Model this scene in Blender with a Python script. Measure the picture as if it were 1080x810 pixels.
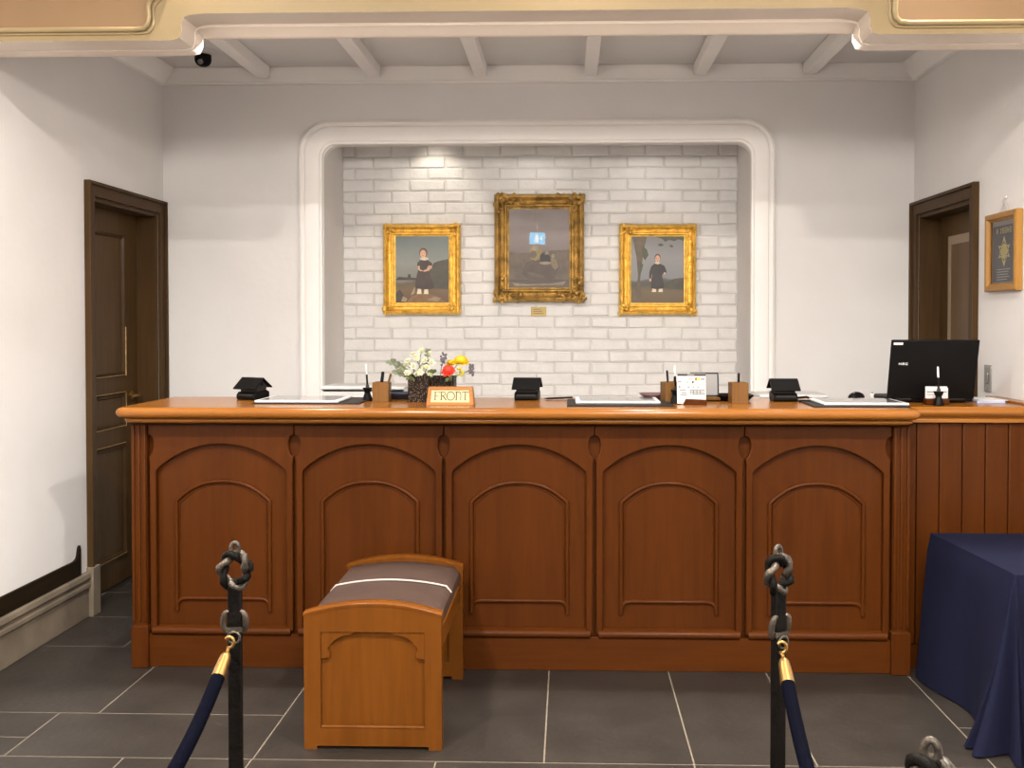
import bpy, bmesh, math, random
from mathutils import Vector, Matrix, Euler
for o in list(bpy.data.objects): bpy.data.objects.remove(o)
S = bpy.context.scene
C = S.collection
PI = math.pi
random.seed(7)

# ------------------------------------------------------------------ camera
cam_d = bpy.data.cameras.new('camera'); cam = bpy.data.objects.new('camera', cam_d); C.objects.link(cam)
FPX = 1050.0
YAW = math.atan(30/FPX); PIT = math.atan(21/FPX)
cam.location = (0, 0, 1.395)
cam.rotation_euler = (PI/2 - PIT, 0, YAW)
cam_d.sensor_fit = 'HORIZONTAL'; cam_d.sensor_width = 36; cam_d.lens = FPX/1080*36
cam_d.shift_x = -30/1080; cam_d.shift_y = -46/1080
cam_d.clip_start = 0.05; cam_d.clip_end = 100
S.camera = cam

# ------------------------------------------------------------------ world, lamps, exposure
w = bpy.data.worlds.new('world'); S.world = w; w.use_nodes = True
w.node_tree.nodes['Background'].inputs[0].default_value = (1.0, 0.86, 0.72, 1)
w.node_tree.nodes['Background'].inputs[1].default_value = 0.30
S.view_settings.view_transform = 'Standard'; S.view_settings.look = 'None'
S.view_settings.gamma = 1; S.view_settings.use_curve_mapping = False
S.view_settings.exposure = 0.0

WARM = (1.0, 0.94, 0.86); NEUT = (1.0, 0.97, 0.93)
def area_lamp(x, y, z, size, power, col, rot=(0, 0, 0), spread=180):
    d = bpy.data.lights.new('downlight', 'AREA'); d.shape = 'DISK'; d.size = size
    d.energy = power; d.color = col; d.spread = math.radians(spread)
    o = bpy.data.objects.new('downlight', d); o.location = (x, y, z); o.rotation_euler = rot; C.objects.link(o)
def spot_lamp(x, y, z, tx, ty, tz, power, col, ang=60, blend=0.6, size=0.04):
    d = bpy.data.lights.new('spotlight', 'SPOT'); d.energy = power; d.color = col
    d.spot_size = math.radians(ang); d.spot_blend = blend; d.shadow_soft_size = size
    o = bpy.data.objects.new('spotlight', d); o.location = (x, y, z); C.objects.link(o)
    o.rotation_euler = (Vector((tx, ty, tz)) - Vector((x, y, z))).to_track_quat('-Z', 'Y').to_euler()
HALL_Z = 3.0
POW = dict(A=46, B=115, C=0, E=120, F=7, G=205, H=90, L=110)
# downlights in the hall ceiling: a row close to the beam, further rows behind the viewer
for x in (-1.3, 0.0, 1.2): area_lamp(x, 3.553, HALL_Z-.02, .04, POW['A'], WARM)
for x in (-1.2, 0.8): area_lamp(x, 1.6, HALL_Z-.02, .14, POW['B'], WARM)
for x in (-1.2, 0.8): area_lamp(x, -1.2, HALL_Z-.02, .14, POW['C'], WARM)
# point lights added behind the viewer to brighten the walls
def fill_light(x, y, z, power, col, r=.14):
    d = bpy.data.lights.new('added_fill', 'POINT'); d.energy = power; d.color = col; d.shadow_soft_size = r
    o = bpy.data.objects.new('added_fill', d); o.location = (x, y, z); C.objects.link(o)
for x in (-1.0, 0.7): fill_light(x, -.8, 2.62, POW['G'], WARM)
for x in (-1.45, 0.95): fill_light(x, -4.5, 2.45, POW['H'], NEUT, .2)
# wall-washing downlight near the left and right wall
for x, tx in ((-1.75, -2.27), (1.45, 1.89)): spot_lamp(x, 2.3, 2.95, tx, 3.75, 1.2, POW['L'], NEUT, 62, .8)
# downlights behind the beam, over the counter
for x in (-1.45, -0.5, 0.45, 1.3): spot_lamp(x, 4.0, 2.76, x, 4.15, 1.0, POW['E'], NEUT, 62, .7)
for s_ in (-1, 1): spot_lamp(-.167+s_*.55, 3.98, 2.70, -.167+s_*1.245, 3.765, 2.455, 260, (1, .98, .95), 12, .5, .02)  # narrow spots added to put glints on the bracket ends
# small lights in the niche head
spot_lamp(-.80, 5.78, 2.56, -.80, 6.0, 1.9, POW['F'], (1, .9, .74), 80, .6)
spot_lamp(-.20, 5.70, 2.56, -.20, 6.0, 1.6, POW['F']*.4, NEUT, 90, .8)
spot_lamp(.45, 5.70, 2.56, .45, 6.0, 1.6, POW['F']*.4, NEUT, 90, .8)

# ------------------------------------------------------------------ materials
def lin(r, g, b):
    f = lambda c: (c/255/12.92 if c <= 10 else ((c/255+.055)/1.055)**2.4)
    return (f(r), f(g), f(b), 1)
def new_mat(name):
    m = bpy.data.materials.new(name); m.use_nodes = True
    return m, m.node_tree, m.node_tree.nodes['Principled BSDF']
def add_bump(nt, b, scale, strength, dist=.01, coord='Object', vec=None):
    n = nt.nodes.new('ShaderNodeTexNoise'); n.inputs['Scale'].default_value = scale; n.inputs['Detail'].default_value = 4
    if vec is None:
        tc = nt.nodes.new('ShaderNodeTexCoord'); vec = tc.outputs[coord]
    nt.links.new(vec, n.inputs['Vector'])
    bp = nt.nodes.new('ShaderNodeBump'); bp.inputs['Strength'].default_value = strength; bp.inputs['Distance'].default_value = dist
    nt.links.new(n.outputs['Fac'], bp.inputs['Height']); nt.links.new(bp.outputs['Normal'], b.inputs['Normal'])
def plain(name, col, rough=.5, metal=0., coat=0., var=.12, vscale=8., bump=0., bscale=60., spec=.5, sheen=0.):
    m, nt, b = new_mat(name)
    b.inputs['Roughness'].default_value = rough; b.inputs['Metallic'].default_value = metal
    b.inputs['Coat Weight'].default_value = coat; b.inputs['Coat Roughness'].default_value = .12
    b.inputs['Specular IOR Level'].default_value = spec
    b.inputs['Sheen Weight'].default_value = sheen
    if var > 0:
        tc = nt.nodes.new('ShaderNodeTexCoord'); n = nt.nodes.new('ShaderNodeTexNoise')
        n.inputs['Scale'].default_value = vscale; n.inputs['Detail'].default_value = 5
        nt.links.new(tc.outputs['Object'], n.inputs['Vector'])
        r = nt.nodes.new('ShaderNodeValToRGB')
        r.color_ramp.elements[0].position = .3; r.color_ramp.elements[1].position = .7
        r.color_ramp.elements[0].color = tuple(max(0, c*(1-var)) for c in col[:3])+(1,)
        r.color_ramp.elements[1].color = tuple(min(1, c*(1+var)) for c in col[:3])+(1,)
        nt.links.new(n.outputs['Fac'], r.inputs['Fac']); nt.links.new(r.outputs['Color'], b.inputs['Base Color'])
    else: b.inputs['Base Color'].default_value = col
    if bump > 0: add_bump(nt, b, bscale, bump)
    return m
def wood(name, c1, c2, axis='Z', rough=.42, coat=.06, scale=9., bump=.05, spec=.07):
    m, nt, b = new_mat(name)
    tc = nt.nodes.new('ShaderNodeTexCoord'); mp = nt.nodes.new('ShaderNodeMapping')
    st = {'X': (.07, 1, 1), 'Y': (1, .07, 1), 'Z': (1, 1, .07)}[axis]
    mp.inputs['Scale'].default_value = st
    nt.links.new(tc.outputs['Object'], mp.inputs['Vector'])
    n = nt.nodes.new('ShaderNodeTexNoise'); n.inputs['Scale'].default_value = scale*5; n.inputs['Detail'].default_value = 6; n.inputs['Distortion'].default_value = .6
    n2 = nt.nodes.new('ShaderNodeTexNoise'); n2.inputs['Scale'].default_value = scale*.5; n2.inputs['Detail'].default_value = 3
    nt.links.new(mp.outputs['Vector'], n.inputs['Vector']); nt.links.new(mp.outputs['Vector'], n2.inputs['Vector'])
    mx = nt.nodes.new('ShaderNodeMath'); mx.operation = 'ADD'
    nt.links.new(n.outputs['Fac'], mx.inputs[0]); nt.links.new(n2.outputs['Fac'], mx.inputs[1])
    r = nt.nodes.new('ShaderNodeValToRGB'); r.color_ramp.elements[0].position = .75; r.color_ramp.elements[1].position = 1.25
    hv = nt.nodes.new('ShaderNodeMath'); hv.operation = 'MULTIPLY'; hv.inputs[1].default_value = .5
    nt.links.new(mx.outputs[0], hv.inputs[0]); nt.links.new(hv.outputs[0], r.inputs['Fac'])
    r.color_ramp.elements[0].position = .35; r.color_ramp.elements[1].position = .65
    r.color_ramp.elements[0].color = c1; r.color_ramp.elements[1].color = c2
    nt.links.new(r.outputs['Color'], b.inputs['Base Color'])
    b.inputs['Roughness'].default_value = rough; b.inputs['Coat Weight'].default_value = coat; b.inputs['Coat Roughness'].default_value = .2; b.inputs['Specular IOR Level'].default_value = spec
    bp = nt.nodes.new('ShaderNodeBump'); bp.inputs['Strength'].default_value = bump; bp.inputs['Distance'].default_value = .004
    nt.links.new(n.outputs['Fac'], bp.inputs['Height']); nt.links.new(bp.outputs['Normal'], b.inputs['Normal'])
    return m

M = {}
M['plaster'] = plain('white_plaster', (.69, .665, .65, 1), .75, var=.025, vscale=3, bump=.12, bscale=25, spec=.2)
M['white_trim'] = plain('white_painted_trim', (.83, .80, .775, 1), .5, var=.02, vscale=5, spec=.3)
M['brick'] = plain('white_painted_brick', (.69, .672, .655, 1), .6, var=.06, vscale=9, bump=.35, bscale=45, spec=.3)
M['mortar'] = plain('white_painted_mortar', (.56, .54, .52, 1), .8, var=.08, vscale=14, bump=.3, bscale=60, spec=.2)
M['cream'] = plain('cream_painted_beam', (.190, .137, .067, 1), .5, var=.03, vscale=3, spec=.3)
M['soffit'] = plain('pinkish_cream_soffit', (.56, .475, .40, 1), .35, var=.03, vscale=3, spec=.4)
M['tan'] = plain('tan_panel', (.168, .100, .048, 1), .55, var=.05, vscale=4, spec=.3)  # darker and browner than the beam's cream
M['stone'] = plain('grey_slate', (.0225, .0182, .0147, 1), .45, var=.22, vscale=5, bump=.12, bscale=35, spec=.4)
M['grout'] = plain('pale_grout', (.15, .125, .095, 1), .8, var=.15, vscale=30, spec=.2)
M['base_stone'] = plain('beige_stone', (.155, .122, .088, 1), .6, var=.2, vscale=7, bump=.1, bscale=30, spec=.3)
M['wood'] = wood('reddish_brown_wood', (.046, .0115, .0015, 1), (.068, .0178, .0024, 1), 'Z')
M['wood_x'] = wood('reddish_brown_wood_along', (.048, .0122, .0016, 1), (.072, .019, .0026, 1), 'X')
M['wood_lit'] = wood('lit_counter_wood', (.195, .068, .0095, 1), (.26, .094, .0145, 1), 'X', .25, .45, bump=.03)  # same wood as the counter front, lightened for light falling on the tops
M['wood_bench'] = wood('bench_wood', (.095, .029, .0032, 1), (.128, .041, .005, 1), 'Z', .42, .06)
M['wood_door'] = wood('dark_door_wood', (.058, .031, .011, 1), (.084, .047, .018, 1), 'Z', .45, .05)
M['wood_casing'] = wood('dark_casing_wood', (.046, .024, .009, 1), (.070, .038, .0155, 1), 'Z', .45, .05)
M['worn'] = plain('worn_gold_edge', (.36, .22, .075, 1), .4, .25, var=.4, vscale=40)
M['wood_light'] = wood('light_box_wood', (.115, .054, .016, 1), (.165, .08, .026, 1), 'Z', .45, .05, 14)
M['wood_sign'] = wood('sign_frame_wood', (.27, .105, .027, 1), (.36, .15, .04, 1), 'X', .4, .1, 14)
M['wood_pic'] = wood('honey_frame_wood', (.26, .125, .027, 1), (.35, .175, .042, 1), 'Z', .4, .3, 12)
M['leather'] = plain('brown_leather', (.052, .032, .025, 1), .5, spec=.2, var=.12, vscale=10, bump=.15, bscale=180)
M['piping'] = plain('pale_piping', (.42, .36, .32, 1), .5, var=.05)
M['gold'] = plain('gilt', (.80, .47, .09, 1), .36, .75, var=.3, vscale=30, bump=.5, bscale=120)
M['gold_dark'] = plain('aged_gilt', (.40, .235, .06, 1), .42, .65, var=.55, vscale=22, bump=.6, bscale=110)
M['black_iron'] = plain('black_wrought_iron', (.0045, .0036, .003, 1), .5, 0., spec=.05, var=.3, vscale=40, bump=.3, bscale=90)
M['worn_iron'] = plain('worn_iron', (.060, .048, .036, 1), .4, .6, var=.6, vscale=30, bump=.3, bscale=90)
M['brass'] = plain('brass', (.30, .175, .058, 1), .38, 1., var=.08, vscale=20)
M['velvet'] = plain('navy_velvet', (.0011, .0013, .0040, 1), .9, var=.15, vscale=50, bump=.2, bscale=300, spec=.03)
M['cloth'] = plain('navy_tablecloth', (.0058, .0066, .0195, 1), .85, var=.06, vscale=30, bump=.1, bscale=500, spec=.1)
M['black'] = plain('black_plastic', (.0040, .0033, .0030, 1), .45, spec=.10, var=.1, vscale=30)
M['charcoal'] = plain('charcoal_plastic', (.022, .019, .018, 1), .45, spec=.2, var=.1, vscale=30)
M['grey'] = plain('grey_plastic', (.16, .15, .145, 1), .4, var=.05)
M['screen'] = plain('grey_glass_screen', (.16, .15, .15, 1), .12, var=.04, coat=.3)
M['silver'] = plain('silver_metal', (.55, .53, .50, 1), .3, .9, var=.05)
M['white'] = plain('white_plastic', (.58, .57, .555, 1), .4, var=.02)
M['paper'] = plain('white_paper', (.52, .51, .495, 1), .7, var=.02)
M['bluepaper'] = plain('bluish_paper', (.36, .40, .54, 1), .7, var=.03)
M['mat'] = plain('black_leather_mat', (.014, .012, .011, 1), .5, spec=.2, var=.1, vscale=30, bump=.1, bscale=200)
M['cream_plate'] = plain('cream_plate', (.62, .47, .21, 1), .45, var=.03)
M['ink'] = plain('dark_ink', (.07, .055, .035, 1), .6, var=0)
M['inkgrey'] = plain('grey_ink', (.16, .155, .15, 1), .6, var=0)
M['ink_red'] = plain('red_ink', (.75, .08, .03, 1), .6, var=0)
M['ink_orange'] = plain('orange_ink', (.85, .42, .05, 1), .6, var=0)
M['ink_green'] = plain('green_ink', (.20, .42, .20, 1), .6, var=0)
M['ink_light'] = plain('pale_print', (.62, .62, .62, 1), .5, var=0)
M['gold_print'] = plain('gold_print', (.92, .80, .34, 1), .5, 0., var=.1, vscale=60)
M['poster'] = plain('slate_blue_poster', (.105, .105, .135, 1), .45, var=.05)
M['poster_mount'] = plain('grey_mount', (.42, .38, .37, 1), .6, var=.03)
M['cord'] = plain('pale_cord', (.50, .46, .42, 1), .7, var=.05)
M['petal_white'] = plain('white_petal', (.50, .49, .36, 1), .6, var=.1, vscale=60)
M['petal_red'] = plain('red_petal', (.58, .030, .010, 1), .6, var=.25, vscale=60)
M['petal_yellow'] = plain('yellow_petal', (.64, .42, .006, 1), .6, var=.15, vscale=60)
M['petal_lime'] = plain('lime_petal', (.55, .47, .05, 1), .6, var=.2, vscale=60)
M['petal_purple'] = plain('grey_purple_petal', (.13, .11, .13, 1), .6, var=.2, vscale=60)
M['leaf'] = plain('green_leaf', (.10, .13, .05, 1), .5, var=.2, vscale=50)
M['leaf_grey'] = plain('eucalyptus_leaf', (.19, .22, .15, 1), .55, var=.25, vscale=50)
def speckle():
    m, nt, b = new_mat('speckled_brown_weave')
    tc = nt.nodes.new('ShaderNodeTexCoord'); v = nt.nodes.new('ShaderNodeTexVoronoi'); v.inputs['Scale'].default_value = 190
    nt.links.new(tc.outputs['Object'], v.inputs['Vector'])
    r = nt.nodes.new('ShaderNodeValToRGB'); e = r.color_ramp.elements
    e[0].position = .10; e[0].color = (.42, .27, .15, 1); e[1].position = .30; e[1].color = (.010, .0055, .0035, 1); b.inputs['Specular IOR Level'].default_value = .12
    nt.links.new(v.outputs['Distance'], r.inputs['Fac']); nt.links.new(r.outputs['Color'], b.inputs['Base Color'])
    bp = nt.nodes.new('ShaderNodeBump'); bp.inputs['Strength'].default_value = .6; bp.inputs['Distance'].default_value = .004; bp.invert = True
    nt.links.new(v.outputs['Distance'], bp.inputs['Height']); nt.links.new(bp.outputs['Normal'], b.inputs['Normal'])
    b.inputs['Roughness'].default_value = .4
    return m
M['speckle'] = speckle()
def glass_pane():
    m, nt, b = new_mat('picture_glass')
    nt.nodes.remove(b); out = nt.nodes['Material Output']
    t = nt.nodes.new('ShaderNodeBsdfTransparent'); g = nt.nodes.new('ShaderNodeBsdfGlossy'); g.inputs['Roughness'].default_value = .01
    f = nt.nodes.new('ShaderNodeFresnel'); f.inputs['IOR'].default_value = 1.5
    mx = nt.nodes.new('ShaderNodeMixShader')
    nt.links.new(f.outputs[0], mx.inputs[0]); nt.links.new(t.outputs[0], mx.inputs[1]); nt.links.new(g.outputs[0], mx.inputs[2])
    nt.links.new(mx.outputs[0], out.inputs['Surface'])
    return m
M['glass'] = glass_pane()
def lit(name, col, st):
    m, nt, b = new_mat(name); b.inputs['Base Color'].default_value = col
    b.inputs['Emission Color'].default_value = col; b.inputs['Emission Strength'].default_value = st
    return m
M['sign_blue'] = lit('lit_sign_blue', (.03, .50, .90, 1), 16); M['sign_white'] = lit('lit_sign_white', (.8, .95, 1, 1), 16)
def paint(name, stops, nscale=14, amt=.10):
    """brushed oil paint: a ramp over the height of the canvas (0..1 in generated z) plus brush noise"""
    m, nt, b = new_mat(name)
    tc = nt.nodes.new('ShaderNodeTexCoord'); sp = nt.nodes.new('ShaderNodeSeparateXYZ'); nt.links.new(tc.outputs['Generated'], sp.inputs[0])
    n = nt.nodes.new('ShaderNodeTexNoise'); n.inputs['Scale'].default_value = nscale*.5; n.inputs['Detail'].default_value = 5
    nt.links.new(tc.outputs['Object'], n.inputs['Vector'])
    s = nt.nodes.new('ShaderNodeMath'); s.operation = 'MULTIPLY_ADD'; s.inputs[1].default_value = amt*2
    nt.links.new(n.outputs['Fac'], s.inputs[0]); nt.links.new(sp.outputs['Z'], s.inputs[2])
    k = nt.nodes.new('ShaderNodeMath'); k.operation = 'SUBTRACT'; k.inputs[1].default_value = amt
    nt.links.new(s.outputs[0], k.inputs[0])
    r = nt.nodes.new('ShaderNodeValToRGB'); el = r.color_ramp.elements
    el[0].position, el[0].color = stops[0]; el[1].position, el[1].color = stops[-1]
    for p, c in stops[1:-1]:
        e = el.new(p); e.color = c
    nt.links.new(k.outputs[0], r.inputs['Fac']); nt.links.new(r.outputs['Color'], b.inputs['Base Color'])
    b.inputs['Roughness'].default_value = .45
    return m

# ------------------------------------------------------------------ mesh builder
class MB:
    def __init__(s): s.v = []; s.f = []; s.m = []
    def add(s, vs, fs, mi=0):
        k = len(s.v); s.v += [Vector(p) for p in vs]; s.f += [[i+k for i in f] for f in fs]; s.m += [mi]*len(fs); return s
    def box(s, x0, x1, y0, y1, z0, z1, mi=0):
        vs = [(x, y, z) for x in (x0, x1) for y in (y0, y1) for z in (z0, z1)]
        return s.add(vs, [(0, 1, 3, 2), (4, 6, 7, 5), (0, 4, 5, 1), (2, 3, 7, 6), (0, 2, 6, 4), (1, 5, 7, 3)], mi)
    def prism(s, pts, a0, a1, plane='XZ', mi=0):
        n = len(pts)
        def P(p, a): return {'XZ': (p[0], a, p[1]), 'XY': (p[0], p[1], a), 'YZ': (a, p[0], p[1])}[plane]
        vs = [P(p, a0) for p in pts]+[P(p, a1) for p in pts]
        fs = [tuple(range(n)), tuple(range(2*n-1, n-1, -1))]+[(i, i+n, (i+1) % n+n, (i+1) % n) for i in range(n)]
        return s.add(vs, fs, mi)
    def sheet(s, pts, mi=0): return s.add(pts, [tuple(range(len(pts)))], mi)
    def tube(s, path, r, n=8, closed=False, mi=0, caps=True):
        path = [Vector(p) for p in path]; L = len(path); rs = r if isinstance(r, (list, tuple)) else [r]*L
        vs = []; ref = None
        for i, p in enumerate(path):
            a = path[(i-1) % L] if (closed or i > 0) else p; b = path[(i+1) % L] if (closed or i < L-1) else p
            t = (b-a).normalized()
            if ref is None:
                ref = Vector((0, 0, 1)) if abs(t.z) < .9 else Vector((0, 1, 0))
            u = (ref-t*ref.dot(t)).normalized(); ref = u; v = t.cross(u)
            for j in range(n):
                q = 2*PI*j/n; vs.append(p+u*math.cos(q)*rs[i]+v*math.sin(q)*rs[i])
        fs = []
        for i in range(L if closed else L-1):
            for j in range(n):
                a = i*n+j; b = i*n+(j+1) % n; c = ((i+1) % L)*n+(j+1) % n; d = ((i+1) % L)*n+j; fs.append((a, b, c, d))
        if caps and not closed: fs += [tuple(range(n-1, -1, -1)), tuple(range((L-1)*n, L*n))]
        return s.add(vs, fs, mi)
    def lathe(s, prof, c=(0, 0, 0), n=20, mi=0):
        vs = []; L = len(prof)
        for r, z in prof:
            for j in range(n): q = 2*PI*j/n; vs.append((c[0]+r*math.cos(q), c[1]+r*math.sin(q), c[2]+z))
        fs = [(i*n+j, i*n+(j+1) % n, (i+1)*n+(j+1) % n, (i+1)*n+j) for i in range(L-1) for j in range(n)]
        fs += [tuple(range(n-1, -1, -1)), tuple(range((L-1)*n, L*n))]
        return s.add(vs, fs, mi)
    def ball(s, c, rx, ry=None, rz=None, n=8, mi=0, rot=None):
        ry = ry or rx; rz = rz or rx; k = max(3, n//2); vs = [Vector((0, 0, -rz))]
        for i in range(1, k):
            a = -PI/2+PI*i/k
            for j in range(n): q = 2*PI*j/n; vs.append(Vector((rx*math.cos(a)*math.cos(q), ry*math.cos(a)*math.sin(q), rz*math.sin(a))))
        vs.append(Vector((0, 0, rz)))
        fs = [(0, 1+(j+1) % n, 1+j) for j in range(n)]
        for i in range(k-2): fs += [(1+i*n+j, 1+i*n+(j+1) % n, 1+(i+1)*n+(j+1) % n, 1+(i+1)*n+j) for j in range(n)]
        t = len(vs)-1; fs += [(1+(k-2)*n+j, 1+(k-2)*n+(j+1) % n, t) for j in range(n)]
        if rot: vs = [rot @ v for v in vs]
        return s.add([v+Vector(c) for v in vs], fs, mi)
    def loft(s, rows, closed=False, mi=0):
        k = len(rows[0]); vs = [p for r in rows for p in r]; fs = []
        for i in range(len(rows)-1):
            for j in range(k if closed else k-1): fs.append((i*k+j, i*k+(j+1) % k, (i+1)*k+(j+1) % k, (i+1)*k+j))
        return s.add(vs, fs, mi)
    def frame(s, w, h, prof, mi=0, z0=0, y0=0):
        """mitred frame round a w x h rectangle centred at x=0, from z0; prof = (inset, depth towards -y)"""
        rows = []
        for ins, dep in prof:
            a, b = w/2-ins, h/2-ins; zc = z0+h/2
            rows.append([(-a, y0-dep, zc-b), (a, y0-dep, zc-b), (a, y0-dep, zc+b), (-a, y0-dep, zc+b)])
        return s.loft(rows, True, mi)
    def ribbon(s, pts, wd, fn, mi=0):
        """flat stroke of width wd along 2-d points, mapped to space by fn"""
        for (a, b) in zip(pts[:-1], pts[1:]):
            d = Vector((b[0]-a[0], b[1]-a[1])); L = d.length or 1e-6; d /= L; n = Vector((-d.y, d.x))*wd/2; e = d*wd*.3
            a2 = Vector(a[:2])-e; b2 = Vector(b[:2])+e
            s.add([fn(*(a2+n)), fn(*(a2-n)), fn(*(b2-n)), fn(*(b2+n))], [(0, 1, 2, 3)], mi)
        return s
    def xf(s, mat): s.v = [mat @ p for p in s.v]; return s
    def shift(s, d): s.v = [p+Vector(d) for p in s.v]; return s
def obj(name, mb, mats, parent=None, bevel=0, loc=None, world=False, flat=False, segs=2, angle=.6, sub=0):
    if not isinstance(mats, (list, tuple)): mats = [mats]
    me = bpy.data.meshes.new(name)
    org = Vector((0, 0, 0))
    if world and parent is not None:
        org = parent.location.copy() if parent.parent is None else parent.location+parent.parent.location
        if parent.type == 'MESH' and parent.parent is not None: org = parent.parent.location.copy()
    if world and parent is None and loc is not None: org = Vector(loc)
    me.from_pydata([tuple(p-org) for p in mb.v], [], mb.f)
    for k in mats: me.materials.append(M[k] if isinstance(k, str) else k)
    for p, mi in zip(me.polygons, mb.m): p.material_index = mi
    bm = bmesh.new(); bm.from_mesh(me); bmesh.ops.recalc_face_normals(bm, faces=bm.faces); bm.to_mesh(me); bm.free()
    if not flat:
        for p in me.polygons: p.use_smooth = True
        me.set_sharp_from_angle(angle=angle)
    me.update()
    o = bpy.data.objects.new(name, me); C.objects.link(o)
    if parent is not None: o.parent = parent
    if loc is not None: o.location = loc
    if sub:
        m = o.modifiers.new('subdivision', 'SUBSURF'); m.levels = sub; m.render_levels = sub
    if bevel:
        m = o.modifiers.new('bevel', 'BEVEL'); m.width = bevel; m.segments = segs; m.limit_method = 'ANGLE'; m.angle_limit = .6; m.harden_normals = False
    return o
def thing(name, label, cat, loc=(0, 0, 0), rz=0, group=None):
    o = bpy.data.objects.new(name, None); C.objects.link(o); o.empty_display_size = .05
    o.location = loc; o.rotation_euler = (0, 0, rz); o['label'] = label; o['category'] = cat
    if group: o['group'] = group
    return o
def tag(o, label, cat, group=None):
    o['label'] = label; o['category'] = cat
    if group: o['group'] = group
    return o
def struct(name, mb, mats, **k):
    o = obj(name, mb, mats, **k); o['kind'] = 'structure'; return o
def copy_tree(o, parent=None):
    c = o.copy(); C.objects.link(c)
    if parent is not None: c.parent = parent
    for ch in list(o.children): copy_tree(ch, c)
    return c
def dup(root, loc, rz, label=None):
    c = copy_tree(root); c.location = loc; c.rotation_euler = (0, 0, rz)
    if label: c['label'] = label
    return c

# ------------------------------------------------------------------ room dimensions
XL, XR, YB, YN, Y0 = -2.27, 1.89, 5.525, 6.0, -7.0
CEIL = 2.80

# floor: slate slabs of mixed size laid on pale grout
fl = MB(); fl.box(XL-.3, XR+.3, Y0, YB+.6, -.08, -.0011, 1)
def slab(x0, x1, y0, y1):
    g = .0028; fl.box(x0+g, x1-g, y0+g, y1-g, -.03, random.uniform(-.0005, 0), 0)
ya, yb_, yc, yd = 3.113, 3.465, 3.83, 4.18
xs_row = {}
# back part behind and beside the counter
for k, y in enumerate((4.18, 4.60, 5.02, 5.44)):
    x = XL-.3+(.2 if k % 2 else 0)
    while x < XR+.3: slab(x, x+.665, y, y+.42); x += .665
# hand-set slabs in front of the counter
slab(XL-.3, -1.67, yb_, yd); slab(-1.67, -1.005, yb_, yd)
slab(-1.005, -.078, ya, yd); slab(-.078, .395, ya, yd); slab(.395, .78, ya, yd); slab(.78, 1.332, ya, yd); slab(1.332, XR+.3, ya+.31, yd); slab(1.332, XR+.3, ya, ya+.31)
slab(-1.81, -1.005, ya, yb_); slab(XL-.3, -1.81, ya+.144, yb_); slab(XL-.3, -1.81, ya, ya+.144)
y = ya
k = 0
while y > Y0:
    d = (.36, .48, .42)[k % 3]; x = XL-.3-(.31 if k % 2 else .05)
    if k == 0: cuts = [XL-.3, -1.42, -1.008, -.42, .394, 1.1, XR+.3]
    else:
        cuts = [XL-.3]
        while cuts[-1] < XR+.3: cuts.append(cuts[-1]+random.choice((.46, .62, .93)))
    for a, b in zip(cuts[:-1], cuts[1:]): slab(a, b, y-d, y)
    y -= d; k += 1
struct('floor', fl, ['stone', 'grout'])

# side walls (with their door openings)
DL0, DL1, DZ = 4.68, 5.445, 1.985
wl = MB(); wl.box(XL-.3, XL, Y0, DL0, 0, 3.0); wl.box(XL-.3, XL, DL0, DL1, DZ, 3.0); wl.box(XL-.3, XL, DL1, YB+.6, 0, 3.0)
struct('wall_left', wl, 'plaster')
DR0, DR1 = 4.725, 5.445
wr = MB(); wr.box(XR, XR+.3, Y0, DR0, 0, 3.0); wr.box(XR, XR+.3, DR0, DR1, 1.965, 3.0); wr.box(XR, XR+.3, DR1, YB+.6, 0, 3.0)
struct('wall_right', wr, 'plaster')
# back wall with the framed niche opening (rounded upper corners)
NX0, NX1, NZ0, NZ1, NR = -1.365, 1.008, .80, 2.371, .085
def arc(cx, cz, r, a0, a1, n=8): return [(cx+r*math.cos(a0+(a1-a0)*i/n), cz+r*math.sin(a0+(a1-a0)*i/n)) for i in range(n+1)]
inner = [(NX0, NZ0)]+arc(NX0+NR, NZ1-NR, NR, PI, PI/2)+arc(NX1-NR, NZ1-NR, NR, PI/2, 0)+[(NX1, NZ0)]
bk = MB()
out = [(XL, NZ0), (XL, 3.0), (XR, 3.0), (XR, NZ0)]
bk.prism([(XL, 0), (XR, 0), (XR, NZ0), (XL, NZ0)], YB, YB+.06)
bk.prism([(XL, NZ0), (NX0, NZ0)]+inner[1:10]+[(inner[9][0], 3.0), (XL, 3.0)], YB, YB+.06)
bk.prism([(inner[9][0], NZ1), (inner[10][0], NZ1), (inner[10][0], 3.0), (inner[9][0], 3.0)], YB, YB+.06)
bk.prism([(inner[10][0], 3.0)]+inner[10:-1]+[(NX1, NZ0), (XR, NZ0), (XR, 3.0)], YB, YB+.06)
struct('wall_back', bk, 'plaster', angle=.3)
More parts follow.
